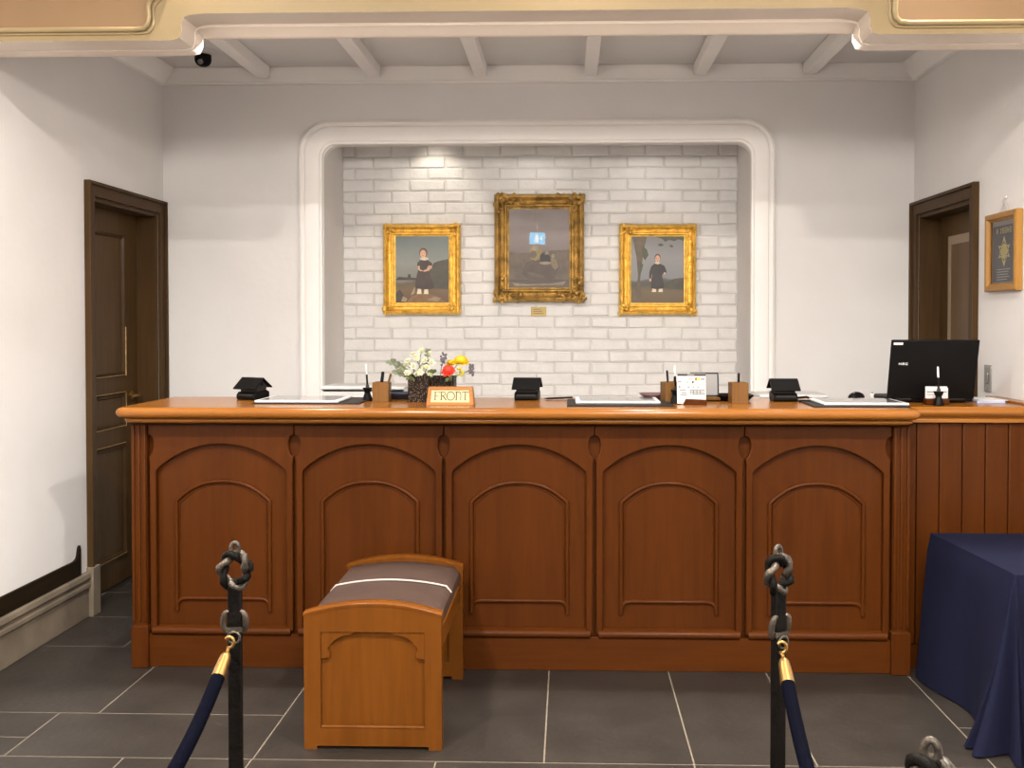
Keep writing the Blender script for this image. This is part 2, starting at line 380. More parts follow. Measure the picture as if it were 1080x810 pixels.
# niche: white reveals, sill, head, brick back
nc = MB()
nc.box(NX0-.04, NX0, YB+.06, YN+.06, NZ0-.06, 2.65); nc.box(NX1, NX1+.04, YB+.06, YN+.06, NZ0-.06, 2.65)
nc.box(NX0-.04, NX1+.04, YB+.06, YN+.06, 2.62, 2.66); nc.box(NX0-.04, NX1+.04, YB+.06, YN+.06, NZ0-.06, NZ0)
struct('wall_niche', nc, 'plaster')
br = MB(); br.box(NX0, NX1, YN, YN+.06, NZ0, 2.62, 1)
ch = .0687; row = 0; z = NZ0+.004
rb = random.Random(3)
while z < 2.60:
    x = NX0-(.11 if row % 2 else 0)-.03
    while x < NX1:
        x0, x1 = max(x, NX0+.001), min(x+.211, NX1-.001)
        if x1-x0 > .02:
            d = rb.uniform(.003, .009); j = lambda: rb.uniform(-.0035, .0035); zt = min(z+.062, 2.615)
            c = .006
            f0 = [(x0+j(), YN-.0, z+j()), (x1+j(), YN-.0, z+j()), (x1+j(), YN-.0, zt+j()), (x0+j(), YN-.0, zt+j())]
            f1 = [(p[0]+sx*c, YN-d, p[2]+sz*c) for p, (sx, sz) in zip(f0, ((1, 1), (-1, 1), (-1, -1), (1, -1)))]
            br.loft([f0, f1], True, 0); br.sheet(f1, 0)
        x += .2185
    z += ch; row += 1
struct('wall_niche_back', br, ['brick', 'mortar'], flat=True)
# moulded surround of the niche
OX0, OX1, OZ1, OR = -1.499, 1.129, 2.502, .17
def loop(ins, n=10):
    a0, a1, zt = OX0+ins, OX1-ins, OZ1-ins; r = max(.05, OR-ins*.72)
    return [(a0, .60)]+arc(a0+r, zt-r, r, PI, PI/2, n)+arc(a1-r, zt-r, r, PI/2, 0, n)+[(a1, .60)]
mo = MB(); rows = []
for ins, dep in ((0, 0), (0, .020), (.012, .026), (.022, .018), (.032, .018), (.038, .034), (.085, .040), (.112, .034), (.120, .024), (.128, .024), (.131, .016), (.131, -.001)):
    rows.append([(x, YB-dep, zz) for x, zz in loop(ins)])
mo.loft(rows)
struct('trim_1', mo, 'white_trim', angle=.5)
# ceiling behind the beam, frieze, cornices, joists
cl = MB(); cl.box(XL, XR, 3.70, YB+.06, CEIL, CEIL+.06)
struct('ceiling', cl, 'plaster')
fr = MB(); fr.box(XL, XR, YB-.025, YB, 2.712, CEIL); fr.box(XL, XR, YB-.035, YB, 2.705, 2.716)
for sx, xx in ((1, XL), (-1, XR)):
    fr.prism([(xx, 2.80), (xx, 2.70), (xx+sx*.025, 2.705), (xx+sx*.06, 2.76), (xx+sx*.075, 2.80)], 3.755, YB-.02)
struct('trim_2', fr, 'white_trim', bevel=.003)
for i, x in enumerate((-1.69, -1.075, -.485, .119, .715, 1.31)):
    jb = MB(); jb.box(x-.035, x+.035, 3.76, YB-.035, 2.735, CEIL-.001)
    struct('trim_%d' % (i+3), jb, 'white_trim', bevel=.004)
# hall ceiling in front
hc = MB(); hc.box(XL-.3, XR+.3, Y0, 3.66, HALL_Z, HALL_Z+.06)
struct('ceiling_hall', hc, 'plaster')

# the big cream beam across the hall, with raised centre and curved brackets
FY0, FY1 = 3.577, 3.755
ZS, ZC = 2.407, 2.502
xl_, xr_ = -1.412, 1.078
def scurve(x, s):   # from low side to high centre; s=+1 left end
    return [(x-s*.02, ZS), (x+s*.005, ZS+.008), (x+s*.014, ZS+.03), (x+s*.012, ZS+.055), (x+s*.02, ZS+.082), (x+s*.042, ZS+.090), (x+s*.09, ZC)]
und = [(XL, ZS)]+scurve(xl_, 1)+list(reversed(scurve(xr_, -1)))+[(XR, ZS)]
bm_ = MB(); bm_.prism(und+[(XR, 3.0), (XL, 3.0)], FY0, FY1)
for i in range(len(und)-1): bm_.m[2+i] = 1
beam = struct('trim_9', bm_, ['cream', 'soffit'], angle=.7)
nrm = []
for i in range(len(und)):
    p, q = und[max(0, i-1)], und[min(len(und)-1, i+1)]
    d = Vector((q[0]-p[0], q[1]-p[1])).normalized(); nrm.append((d.y, -d.x))
lp = MB()    # pale lip along the back lower edge
rows = []
for dy, dn in ((-.05, -.002), (-.05, .006), (-.030, .012), (-.012, .020), (0, .024), (.010, .022), (.014, .012), (.014, -.06)):
    rw = []
    for (x, z), n_ in zip(und, nrm):
        k_ = .35+1.45*min(1, max(0, (z-ZS)/(ZC-ZS)))
        rw.append((x+n_[0]*dn*(.45 if dn > 0 else 0), FY1+dy, z+(n_[1]*dn*k_ if dn > 0 else -dn*.9)))
    rows.append(rw)
lp.loft(rows)
struct('trim_10', lp, 'soffit', angle=.9)
# recessed-look tan panels with cream mouldings either side
for i, (s, xi) in enumerate(((1, -1.515), (-1, 1.150))):
    xo = XL if s == 1 else XR
    pth = [(xo, 2.445), (xi-s*.05, 2.445), (xi-s*.018, 2.449), (xi-s*.004, 2.465), (xi, 2.49), (xi-s*.002, 2.525), (xi+s*.006, 2.55), (xi+s*.03, 2.57), (xi+s*.05, 2.58), (xi+s*.055, 2.62), (xi+s*.055, 2.97)]
    pn = MB(); pn.prism(pth+[(xo, 2.97)], FY0-.004, FY0+.01)
    struct('trim_%d' % (11+2*i), pn, 'tan', angle=.7)
    ml = MB(); ml.tube([(x, FY0-.006, z) for x, z in pth], .010, 8); ml.tube([(x+s*.016, FY0-.002, z-.014) for x, z in pth], .005, 6)
    struct('trim_%d' % (12+2*i), ml, 'cream', angle=1.2)

# left wall: stone baseboard, dark strip standing for an open recess, plinth block
bs = MB()
bs.prism([(XL, 0), (XL+.012, 0), (XL+.012, .135), (XL+.022, .142), (XL+.022, .160), (XL+.014, .166), (XL+.014, .178), (XL+.024, .184), (XL+.020, .208), (XL, .216)], Y0, 4.60, 'XZ')
bs.box(XL, XL+.034, 4.60, 4.672, 0, .232)
struct('baseboard_left', bs, 'base_stone', bevel=.003)
dr = MB(); dr.prism([(Y0, .216), (4.53, .216), (4.53, .335), (4.522, .355), (4.512, .345), (4.505, .318), (4.495, .300), (4.470, .292), (Y0, .285)], XL, XL+.012, 'YZ')
M['recess_dark'] = wood('blackish_recess', (.010, .006, .0028, 1), (.018, .011, .005, 1), 'Y', .5, 0)  # shade of the open recess put into the strip's colour
struct('trim_15', dr, 'recess_dark')
bb = MB(); bb.box(XR-.014, XR, Y0, 4.66, 0, .2)
struct('baseboard_right', bb, 'base_stone', bevel=.003)

# ------------------------------------------------------------------ doors
def casing(mb, x, s, y0, y1, zt, wd=.07):
    """flat casing with a raised outer bead around an opening in a side wall; s = direction into the room"""
    e = .016
    for xa, ya, yb, za, zb_, t in ((x, y0-wd+e, y0, 0, zt+wd-e, .018), (x, y1, y1+wd-e, 0, zt+wd-e, .018), (x, y0, y1, zt, zt+wd-e, .018),
                                   (x, y0-wd, y0-wd+e, 0, zt+wd, .030), (x, y1+wd-e, y1+wd, 0, zt+wd, .030), (x, y0-wd+e, y1+wd-e, zt+wd-e, zt+wd, .030)):
        mb.box(*sorted((xa-s*.002, xa+s*t)), ya, yb, za, zb_)
    if True:
        # jamb lining
        mb.box(*sorted((x, x-s*.16)), y0, y0+.02, 0, zt); mb.box(*sorted((x, x-s*.16)), y1-.02, y1, 0, zt); mb.box(*sorted((x, x-s*.16)), y0+.02, y1-.02, zt-.02, zt)
def panel_ring(mb, x, s, y0, y1, z0, z1, mi=1, wd=.022, dep=.014):
    rows = []
    for ins, d in ((0, 0), (.004, dep), (wd*.5, dep*.7), (wd*.7, dep), (wd, 0)):
        rows.append([(x+s*d, y0+ins, z0+ins), (x+s*d, y1-ins, z0+ins), (x+s*d, y1-ins, z1-ins), (x+s*d, y0+ins, z1-ins)])
    mb.loft(rows, True, mi)
d1 = MB(); casing(d1, XL, 1, DL0, DL1, DZ)
door1 = struct('door_1', d1, 'wood_casing', bevel=.002)
lf = MB(); lx = XL-.11
lf.box(lx-.04, lx, DL0+.02, DL1-.02, .005, DZ-.02)
leaf = obj('door_leaf', lf, 'wood_door', door1, bevel=.002)
pr_ = MB()
for z0, z1 in ((1.10, 1.85), (.83, 1.01), (.15, .74)):
    panel_ring(pr_, lx, 1, DL0+.11, DL1-.19, z0, z1, 0)
obj('panel_moulding', pr_, 'wood_casing', leaf)
wn = MB()
for z0, z1 in ((1.10, 1.10), (1.01, 1.01), (.83, .83), (.74, .74), (.15, .15)):
    wn.tube([(lx+.014, DL0+.12, z0+.006), (lx+.014, DL1-.20, z0+.006)], .0022, 6)
wn.tube([(lx+.014, DL1-.194, 1.10), (lx+.014, DL1-.194, 1.36)], .003, 6)
wn.tube([(lx+.014, DL1-.194, .83), (lx+.014, DL1-.194, 1.01)], .0022, 6)
o_ = obj('worn_edge', wn, 'worn', leaf); o_['label'] = 'gilded worn edges of door panel moulding'
hd = MB(); yk = DL1-.10
hd.lathe([(.026, 0), (.026, .006), (.010, .010), (.010, .045)], n=16); hd.xf(Matrix.Rotation(PI/2, 4, 'Y')); hd.shift((lx, yk, .99))
hd.tube([(lx+.045, yk, .99), (lx+.052, yk-.02, .99), (lx+.052, yk-.07, .992), (lx+.048, yk-.11, .99)], [.010, .009, .008, .007], 8)
o_ = obj('door_handle', hd, 'brass', leaf); o_['label'] = 'brass lever handle'

d2 = MB(); casing(d2, XR, -1, DR0, DR1, 1.965)
door2 = struct('door_2', d2, 'wood_casing', bevel=.002)
lf = MB(); lx = XR+.11; lf.box(lx, lx+.04, DR0+.02, DR1-.02, .005, 1.945)
leaf2 = obj('door_leaf', lf, 'wood_door', door2, bevel=.002)
st = MB(); x0 = lx
ye = DR1-.14
st.box(x0-.006, x0+.001, DR0+.13, ye, 1.790, 1.835); st.box(x0-.006, x0+.001, ye-.035, ye, .15, 1.790); st.box(x0-.006, x0+.001, DR0+.13, DR0+.165, .15, 1.790)
M['inlay'] = plain('pale_brown_inlay', (.25, .185, .12, 1), .5, var=.08)
o_ = obj('inlay_strip', st, 'inlay', leaf2); o_['label'] = 'pale brown strip around door panel'
M['panel_tan'] = wood('milk_brown_panel', (.105, .062, .032, 1), (.135, .083, .045, 1), 'Z', .45, .2)
pf = MB(); pf.box(x0-.003, x0+.001, DR0+.165, ye-.035, .18, 1.790); obj('door_panel', pf, 'panel_tan', leaf2)
hd = MB(); hd.lathe([(.024, 0), (.024, .006), (.01, .01), (.01, .03), (.024, .036), (.026, .05), (.016, .06)], n=16); hd.xf(Matrix.Rotation(-PI/2, 4, 'Y')); hd.shift((lx, DR0+.075, .98))
obj('door_knob', hd, 'brass', leaf2)

# ------------------------------------------------------------------ reception counter
CT = 1.055
CY = 3.94
counter = thing('reception_counter', 'long reddish-brown wooden reception counter with five arched panels', 'reception counter', (-.2, 4.14, 0))
def P(name, mb, mat, par=counter, **k): return obj(name, mb, mat, par, world=True, **k)
bx = MB(); bx.box(-1.70, 1.30, CY+.026, 4.34, .01, .985)
P('carcass', bx, 'wood')
def top_profile(y0, zt, zb):
    r = (zt-zb)/2
    return [(y0+r+r*math.cos(a)*1.0, zb+r+r*math.sin(a)) for a in [PI*3/2-PI*i/10 for i in range(11)]]
def slab_top(mb, x0, x1, y0, y1, zt, zb, round_left=True, round_right=True):
    r = (zt-zb)/2
    rows = []
    # loops following the bull nose all round
    for i in range(13):
        a = -PI/2+PI*i/12; ins = r*(1-math.cos(a))*1.0; z = zb+r+r*math.sin(a)
        il = ins if round_left else 0; ir = ins if round_right else 0; cr = .03
        def cnr(cx, cy, a0): return [(cx+cr*math.cos(a0+PI/2*k/4), cy+cr*math.sin(a0+PI/2*k/4)) for k in range(5)]
        pts = cnr(x0+il+cr, y0+ins+cr, PI)+cnr(x1-ir-cr, y0+ins+cr, 3*PI/2)+[(x1-ir, y1), (x0+il, y1)]
        rows.append([(p[0], p[1], z) for p in pts])
    mb.loft(rows, True)
    mb.sheet(rows[0]); mb.sheet(rows[-1])
tp = MB(); slab_top(tp, -1.778, 1.350, 3.828, 4.385, CT, CT-.042)
P('countertop', tp, 'wood_lit', angle=.5)
lp = MB(); slab_top(lp, -1.760, 1.335, 3.868, 4.36, CT-.0425, CT-.064)
P('nosing_moulding', lp, 'wood_lit', angle=.5)
lp2 = MB(); lp2.prism([(3.905, .985), (CY+.02, .970), (CY+.02, CT-.064), (3.885, CT-.064)], -1.745, 1.325, 'YZ')
P('cove_moulding', lp2, 'wood_x')
bounds = (-1.690, -1.098, -.498, .102, .694, 1.270)
ZB = .148
for i, (a, b) in enumerate(zip(bounds[:-1], bounds[1:])):
    cx = (a+b)/2; hw = (b-a)/2; k = hw/.3
    aw = .266*k; zs, ap = .803, .900
    Z_ov, ex, ez = .893, .0225, .044
    def side(s):
        q = [(s*(hw-.0012), .985), (s*(hw-.0012), Z_ov+ez)]
        q += [(s*(hw-.0012-ex*math.sin(PI*(j/10)**.85)), Z_ov+ez*math.cos(PI*j/10)) for j in range(1, 10)]
        q += [(s*(hw-.003), Z_ov-ez), (s*(hw-.0065), Z_ov-ez-.02), (s*(hw-.0065), ZB)]
        return q
    arch = [(aw*math.cos(PI*j/28), 0) for j in range(29)]
    archp = [(x, zs-.012+(ap-zs+.012)*(.86*(1-(abs(x)/aw)**2.1)+.14*math.sqrt(max(0, 1-(x/aw)**2)))) for x, _ in arch]       # right to left
    L = side(-1); R = side(1)
    poly = L+[(-aw, ZB)]+[(p[0], p[1]) for p in reversed(archp)]+[(aw, ZB)]+list(reversed(R))
    fb = MB(); fb.prism([(cx+x, z) for x, z in poly], CY-.002, CY+.027)
    face = P('arched_panel', fb, 'wood', bevel=.005, segs=3)
    # edge bead of the big arch
    # raised inner arch bead with its sill bar
    bw = .192*k; zs2, ap2 = .668, .748
    ia = [(bw*math.cos(PI*j/24), 0) for j in range(25)]
    pth = [(-bw, .222), (-bw, zs2-.02)]+[(x, zs2+(ap2-zs2)*(1-(abs(x)/bw)**2.4)) for x, _ in reversed(ia)]+[(bw, zs2-.02), (bw, .222)]
    bd = MB(); bd.tube([(cx+x, CY+.022, z) for x, z in pth], .0085, 8)
    bar = [(-bw, .236), (-bw+.006, .258), (-bw+.020, .270), (-bw+.04, .273), (bw-.04, .273), (bw-.020, .270), (bw-.006, .258), (bw, .236)]
    bd.tube([(cx+x, CY+.022, z) for x, z in bar], .0080, 8)
    bd.tube([(cx+x, CY+.0255, z) for x, z in [(-bw+.014, .29)]+[(x*.93, zs2-.012+(ap2-zs2)*(1-(abs(x)/bw)**2.4)) for x, _ in reversed(ia)]+[(bw-.014, .29)]], .0035, 6)
    obj('arch_moulding', bd, 'wood', face, world=True, angle=1.2)
    rl = MB(); rl.prism([(CY+.02, .130), (CY-.004, .132), (CY-.012, .142), (CY-.012, .152), (CY-.004, .162), (CY+.02, .166)], cx-hw+.016, cx+hw-.016, 'YZ')
    obj('bottom_rail', rl, 'wood_x', face, world=True, angle=.9)
pl = MB(); pl.box(-1.70, 1.28, CY+.002, CY+.03, 0, .134)
P('plinth', pl, 'wood_x', bevel=.002)
for x0, x1 in ((-1.752, -1.692), (1.272, 1.338)):
    pi_ = MB(); pi_.box(x0, x1, CY-.008, 4.345, .165, .985)
    wd = (x1-x0); 
    for t in (.12, .5, .88): pi_.box(x0+wd*t-.006, x0+wd*t+.006, CY-.016, CY, .185, .975)
    pi_.box(x0-.004, x1+.004, CY-.018, 4.345, 0, .168)
    P('pilaster', pi_, 'wood', bevel=.003)

wing = thing('side_counter', 'lower-set side counter of vertical boards joining the right wall', 'counter', (1.62, 4.2, 0))
def PW(name, mb, mat, **k): return obj(name, mb, mat, wing, world=True, **k)
tp = MB(); tp.prism([(3.985, CT-.048)]+[(3.965+.02-.02*math.sin(PI*i/8), CT-.046+.044*i/8) for i in range(9)]+[(4.45, CT-.002), (4.45, CT-.048)], 1.352, XR-.002, 'YZ')
PW('countertop', tp, 'wood_lit', angle=.5)
rm = MB(); rm.box(1.835, XR-.002, 3.99, 4.44, CT-.003, CT+.008); PW('raised_edge', rm, 'wood_lit', bevel=.003)
rim = MB(); rim.prism([(3.978, CT-.066), (3.978, CT-.049), (4.02, CT-.049), (4.02, CT-.066)], 1.352, XR-.002, 'YZ'); PW('nosing_moulding', rim, 'wood_lit', bevel=.004)
n = 6; x = 1.379; pt = .0905
pbs = MB(); pbs.box(1.345, XR-.002, 4.016, 4.40, .01, CT-.06); PW('carcass', pbs, 'wood')
xx = 1.385-pt
while xx < XR-.003:
    a = max(xx, 1.345); b = min(xx+pt, XR-.002)
    if b-a > .01:
        bd = MB(); bd.box(a+.0016, b-.0016, 3.998, 4.015, .10, CT-.068); PW('board', bd, 'wood', bevel=.004)
    xx += pt
bp = MB(); bp.box(1.345, XR-.002, 4.005, 4.03, 0, .1); PW('plinth', bp, 'wood_x')

# ------------------------------------------------------------------ back desk (staff side) with white trays
desk = thing('back_desk', 'low white back desk behind the counter below the niche', 'desk', (-.2, 4.98, 0))
d_ = MB(); d_.box(-1.45, 1.30, 4.82, 5.15, .06, .955); obj('cabinet', d_, 'white_trim', desk, world=True, bevel=.003)
d_ = MB(); d_.box(-1.47, 1.32, 4.80, 5.17, .955, .985); obj('desktop', d_, 'white_trim', desk, world=True, bevel=.004)
d_ = MB(); d_.box(-1.43, 1.28, 4.85, 5.14, 0, .06); obj('toe_kick', d_, 'charcoal', desk, world=True)
def tray_rack(x0, x1, h, label):
    t = thing('document_tray', label, 'tray', ((x0+x1)/2, 4.95, .985), 0)
    w2 = (x1-x0)/2
    b = MB(); b.box(-w2+.004, w2-.004, -.105, .105, 0, .006); b.box(-w2+.004, -w2+.010, -.105, .105, 0, h-.014); b.box(w2-.010, w2-.004, -.105, .105, 0, h-.014); b.box(-w2+.004, w2-.004, .10, .105, 0, h-.014); b.box(-w2+.010, w2-.010, -.108, -.103, .006, h-.026)
    b.box(-w2+.01, w2-.01, -.10, .10, h*.45, h*.45+.012)
    obj('tray_body', b, 'white', t, bevel=.002)
    b = MB(); b.box(-w2, w2, -.125, .125, h-.016, h); obj('lid', b, 'white', t, bevel=.006, segs=3)
    return t
tray_rack(-1.215, -.80, .088, 'white lidded document tray behind the counter left of the flowers')
tray_rack(.92, 1.25, .052, 'low white document tray behind the counter below the niche frame\'s right edge')

# ------------------------------------------------------------------ bench
bench = thing('bench', 'orange-brown wooden bench with arched ends and brown leather seat', 'bench', (-.636, 3.53, 0))
def BP(name, mb, mat, **k): return obj(name, mb, mat, bench, **k)
HW = .224
def arch_z(x, z0, rise): return z0+rise*(1-(abs(x)/HW)**2)
def end_panel(y0, y1, out):
    """frame with arched top; recessed board and two ogee brackets on the outward face (out=-1 front)"""
    g = []
    top = [(-HW+2*HW*j/20, arch_z(-HW+2*HW*j/20, .440, .036)) for j in range(21)]
    f = MB()
    yo = y0 if out < 0 else y1; yi = y1 if out < 0 else y0
    ys = sorted((yo, yi))
    px, pz0, pz1 = .170, .070, .385
    # frame as four pieces round the opening
    f.prism([(-HW, .0), (-px-.012, 0), (-px-.012, .012), (-px, .012), (-px, pz1), (-HW, pz1)], *ys)
    f.prism([(HW, .0), (px+.012, 0), (px+.012, .012), (px, .012), (px, pz1), (HW, pz1)], *ys)
    f.prism([(-px, .012), (px, .012), (px, pz0), (-px, pz0)], *ys)
    f.prism([(-HW, pz1), (HW, pz1)]+list(reversed(top)), *ys)
    fr_ = BP('end_frame', f, 'wood_bench')
    cap = MB(); 
    rows = []
    for yy, dz in ((ys[0]-.002, -.006), (ys[0]-.002, .002), (ys[0]+.005, .007), (ys[1]-.005, .007), (ys[1]+.002, .002), (ys[1]+.002, -.006)):
        rows.append([(x*1.012, yy, z+dz) for x, z in top])
    cap.loft(rows); cap.sheet([r[0] for r in rows]); cap.sheet([r[-1] for r in rows])
    obj('top_cap', cap, 'wood_bench', fr_, angle=.7)
    b = MB(); yb = yo+(.016 if out < 0 else -.016); b.box(-px-.004, px+.004, *sorted((yb, yb+(.012 if out < 0 else -.012))), pz0-.004, pz1+.004)
    obj('inset_board', b, 'wood_bench', fr_)
    for s in (-1, 1):
        bk_ = MB()
        # ogee spandrel bracket
        cur = [(.165, .295), (.142, .298), (.139, .312), (.147, .330), (.128, .352), (.108, .366), (.085, .372), (.072, .372), (.062, .380), (.050, .3849)]
        pts = [(s*.1699, .295)]+[(s*x, z) for x, z in cur]+[(s*.1699, .3849)]
        bk_.prism(pts, *sorted((yo+(.004 if out < 0 else -.004), yb)))
        obj('corner_bracket', bk_, 'wood_bench', fr_, bevel=.0015)
    bk_ = MB()
    bk_.tube([(-px+.002, yo+(.005 if out < 0 else -.005), pz0+.003), (px-.002, yo+(.005 if out < 0 else -.005), pz0+.003)], .006, 6)
    obj('bottom_bead', bk_, 'wood_bench', fr_, angle=1.2)
end_panel(-.34, -.300, -1)
end_panel(.300, .340, 1)
seat = MB(); rows = []
sw = HW-.008
for x in [(-1+2*j/24) for j in range(25)]:
    z = .440+.026*(1-x*x); col = []
    for j in range(25):
        t = -1+2*j/24; y_ = t*.298
        sag = -.004*(1-abs(abs(t)*2-1)**2)*0-.006*math.exp(-(t/.04)**2)+.004*math.sin(PI*min(1, abs(t)))
        ed = -.008*max(0, (abs(t)-.9)/.1)**2
        col.append((x*sw, y_, z+sag+ed-.018*max(0, (abs(x)-.93)/.07)**2))
    rows.append(col)
seat.loft(rows)
lo = [[(p[0], p[1], .395) for p in rows[0]], rows[0]]; seat.loft(lo); seat.loft([[(p[0], p[1], .395) for p in rows[-1]], rows[-1]])
seat.loft([[(r[0][0], r[0][1], .395) for r in rows], [r[0] for r in rows]]); seat.loft([[(r[-1][0], r[-1][1], .395) for r in rows], [r[-1] for r in rows]])
seat.box(-sw, sw, -.298, .298, .385, .396)
so = BP('seat', seat, 'leather', angle=.7)
for yy in (0.0, -.294):
    pp = MB(); pp.tube([(x*sw*1.002, yy, .440+.026*(1-x*x)-.018*max(0, (abs(x)-.93)/.07)**2+(.001 if yy == 0 else -.003)) for x in [-1+2*j/24 for j in range(25)]], .0032, 6)
    o_ = obj('piping', pp, 'piping', so); o_['label'] = 'pale piping across leather seat'
for s in (-1, 1):
    ap_ = MB(); ap_.box(*sorted((s*(HW-.030), s*(HW-.010))), -.300, .300, .300, .384); ap_.box(*sorted((s*(HW-.032), s*(HW-.004))), -.300, .300, .372, .386)
    BP('apron', ap_, 'wood_bench', bevel=.002)
sr = MB(); sr.box(-.02, .02, -.30, .30, .12, .17); BP('stretcher', sr, 'wood_bench', bevel=.003)

# ------------------------------------------------------------------ table with navy cloth
table = thing('side_table', 'low table standing against the right wall under a navy cloth', 'table', (1.66, 3.58, 0))
t_ = MB(); t_.box(1.462, 1.865, 3.29, 3.87, .535, .562); obj('tabletop', t_, 'wood', table, world=True, bevel=.003)
for x in (1.51, 1.83):
    for y in (3.36, 3.82):
        t_ = MB(); t_.box(x-.02, x+.02, y-.02, y+.02, 0, .535); obj('leg', t_, 'wood', table, world=True, bevel=.003)
# cloth: perimeter loops, flaring and folding as it drops
ct = MB(); ZT = .568
per = []    # (x, y, nx, ny, s)
def seg(a, b, nx, ny, n, **k):
    for j in range(n): t = j/n; per.append((a[0]+(b[0]-a[0])*t, a[1]+(b[1]-a[1])*t, nx, ny))
A, B, Cc, D = (1.408, 3.900), (1.452, 3.262), (1.868, 3.262), (1.868, 3.900)
seg((D[0], D[1]), (A[0], A[1]), 0, .35, 8)
for j in range(4): q = PI/2+PI/2*(j/4); per.append((A[0], A[1], math.cos(q)*1., max(0, math.sin(q)*.35)))
seg(A, B, -1, 0, 34)
for j in range(16): q = PI+PI/2*(j/16); per.append((B[0]+.004*math.cos(q), B[1]+.004*math.sin(q), math.cos(q), math.sin(q)))
seg(B, Cc, 0, -1, 26)
per.append((Cc[0], Cc[1], 0, -1))
rows = []
NR_ = 26
for r in range(NR_+1):
    h = r/NR_; rw = []
    for i, (x, y, nx, ny) in enumerate(per):
        off = .008*min(1, h*8)
        if nx < -.9 and abs(ny) < .1:              # left side
            t = (A[1]-y)/(A[1]-B[1])
            off += h*(.030+.016*math.cos(t*PI*2)+.010*math.sin(t*9.))+h*h*.10*max(0, (t-.72)/.28)**2
            sh = 0
        elif ny < -.9 and abs(nx) < .1:            # front
            t = (x-B[0])/(Cc[0]-B[0])
            off += h*(.035+.030*math.cos(t*16))+h*h*.10*math.exp(-(t/.10)**2)-h*.10*math.exp(-((t-.10)/.05)**2)
        elif nx < 0 and ny < 0:                    # the corner fold
            q = (math.atan2(-ny, -nx))/(PI/2)
            off += h*(.055+.115*math.exp(-((q-.28)/.16)**2)+.10*math.exp(-((q-.80)/.12)**2))*(.55+.45*h)
        else: off += h*.02
        hem = .006+.03*max(0, off-.10)*0
        z = ZT-(ZT-hem)*h
        yy = y+ny*off; yy = min(yy, 3.990); xx_ = min(x+nx*off, 1.880)
        rw.append((xx_, yy, z))
    rows.append(rw)
ct.loft(rows)
ct.sheet([(p[0], p[1], ZT) for p in per])
clo = obj('tablecloth', ct, 'cloth', None, world=True, loc=(1.66, 3.58, 0), angle=1.2)
tag(clo, 'navy blue cloth draped to the floor over the low table at right', 'tablecloth')

# ------------------------------------------------------------------ rope barrier posts
def make_post(label, loc, rz):
    t = thing('barrier_post', label, 'barrier post', loc, rz, 'rope barrier posts')
    b = MB(); b.lathe([(.125, 0), (.125, .010), (.110, .018), (.05, .024), (.022, .034), (.018, .05)], n=28); obj('base', b, 'black_iron', t)
    s = MB(); s.box(-.0135, .0135, -.009, .009, .03, .856); obj('shaft', s, 'black_iron', t, bevel=.0025)
    h = MB(); n_ = 28
    for ph in (0, PI):                      # two strands twisted round a ring
        pts = []
        for j in range(n_):
            q = 2*PI*j/n_; r = .0255+.0055*math.cos(3*q+ph); e = .0085*math.sin(3*q+ph)
            pts.append((r*math.cos(q)*.98, e, .902+r*math.sin(q)*1.25))
        h.tube(pts, [.0072+.0014*math.sin(2*q) for q in range(n_)], 8, True, ph > 0)
    h.tube([(0, 0, .868), (0, 0, .884)], [.012, .009], 8)
    h.tube([(.0075*math.cos(q), .002, .946+.0125*math.sin(q)) for q in [2*PI*j/16 for j in range(16)]], .0046, 8, True, 1)
    for a, L_ in ((-1.15, .015), (1.15, .015)):  # the leaf bud on top
        h.ball((math.sin(a)*.010, 0, .932+math.cos(a)*.008), .0085 if a == 0 else .0055, .007, L_*.5, 8, 0, Matrix.Rotation(a, 3, 'Y'))
    h.shift((0, 0, -.016)); obj('ring_head', h, ['black_iron', 'worn_iron'], t, angle=1.2)
    c = MB()
    for s_ in (-1, 1):
        pts = [(s_*(.014+.008*math.sin(q)), -.004*math.cos(q)-.004, .782+.022*math.cos(q)) for q in [PI*1.2*j/10-.3 for j in range(11)]]
        c.tube(pts, [.003+.004*math.sin(PI*j/10) for j in range(11)], 8)
    c.box(-.0165, .0165, -.0115, .0115, .762, .772)
    obj('scroll_collar', c, 'worn_iron', t, angle=1.2)
    e = MB(); e.tube([(.012*math.cos(q), -.014+.0*q, .752+.012*math.sin(q)) for q in [2*PI*j/14 for j in range(14)]], .0028, 6, True); obj('eyelet', e, 'worn_iron', t, angle=1.2)
    return t
P1, P2, P3, P4 = (-.680, 2.0, 0), (.421, 2.0, 0), (.390, 1.075, 0), (-.690, 1.05, 0)
make_post('black wrought iron barrier post with twisted ring head left of the bench', P1, .12)
make_post('black wrought iron barrier post before the right counter panels', P2, .55)
make_post('barrier post nearest the viewer, only its ring head showing at the bottom right edge', P3, -.5)
make_post('black iron barrier post nearest the viewer, holding the far end of the left rope', P4, .1)
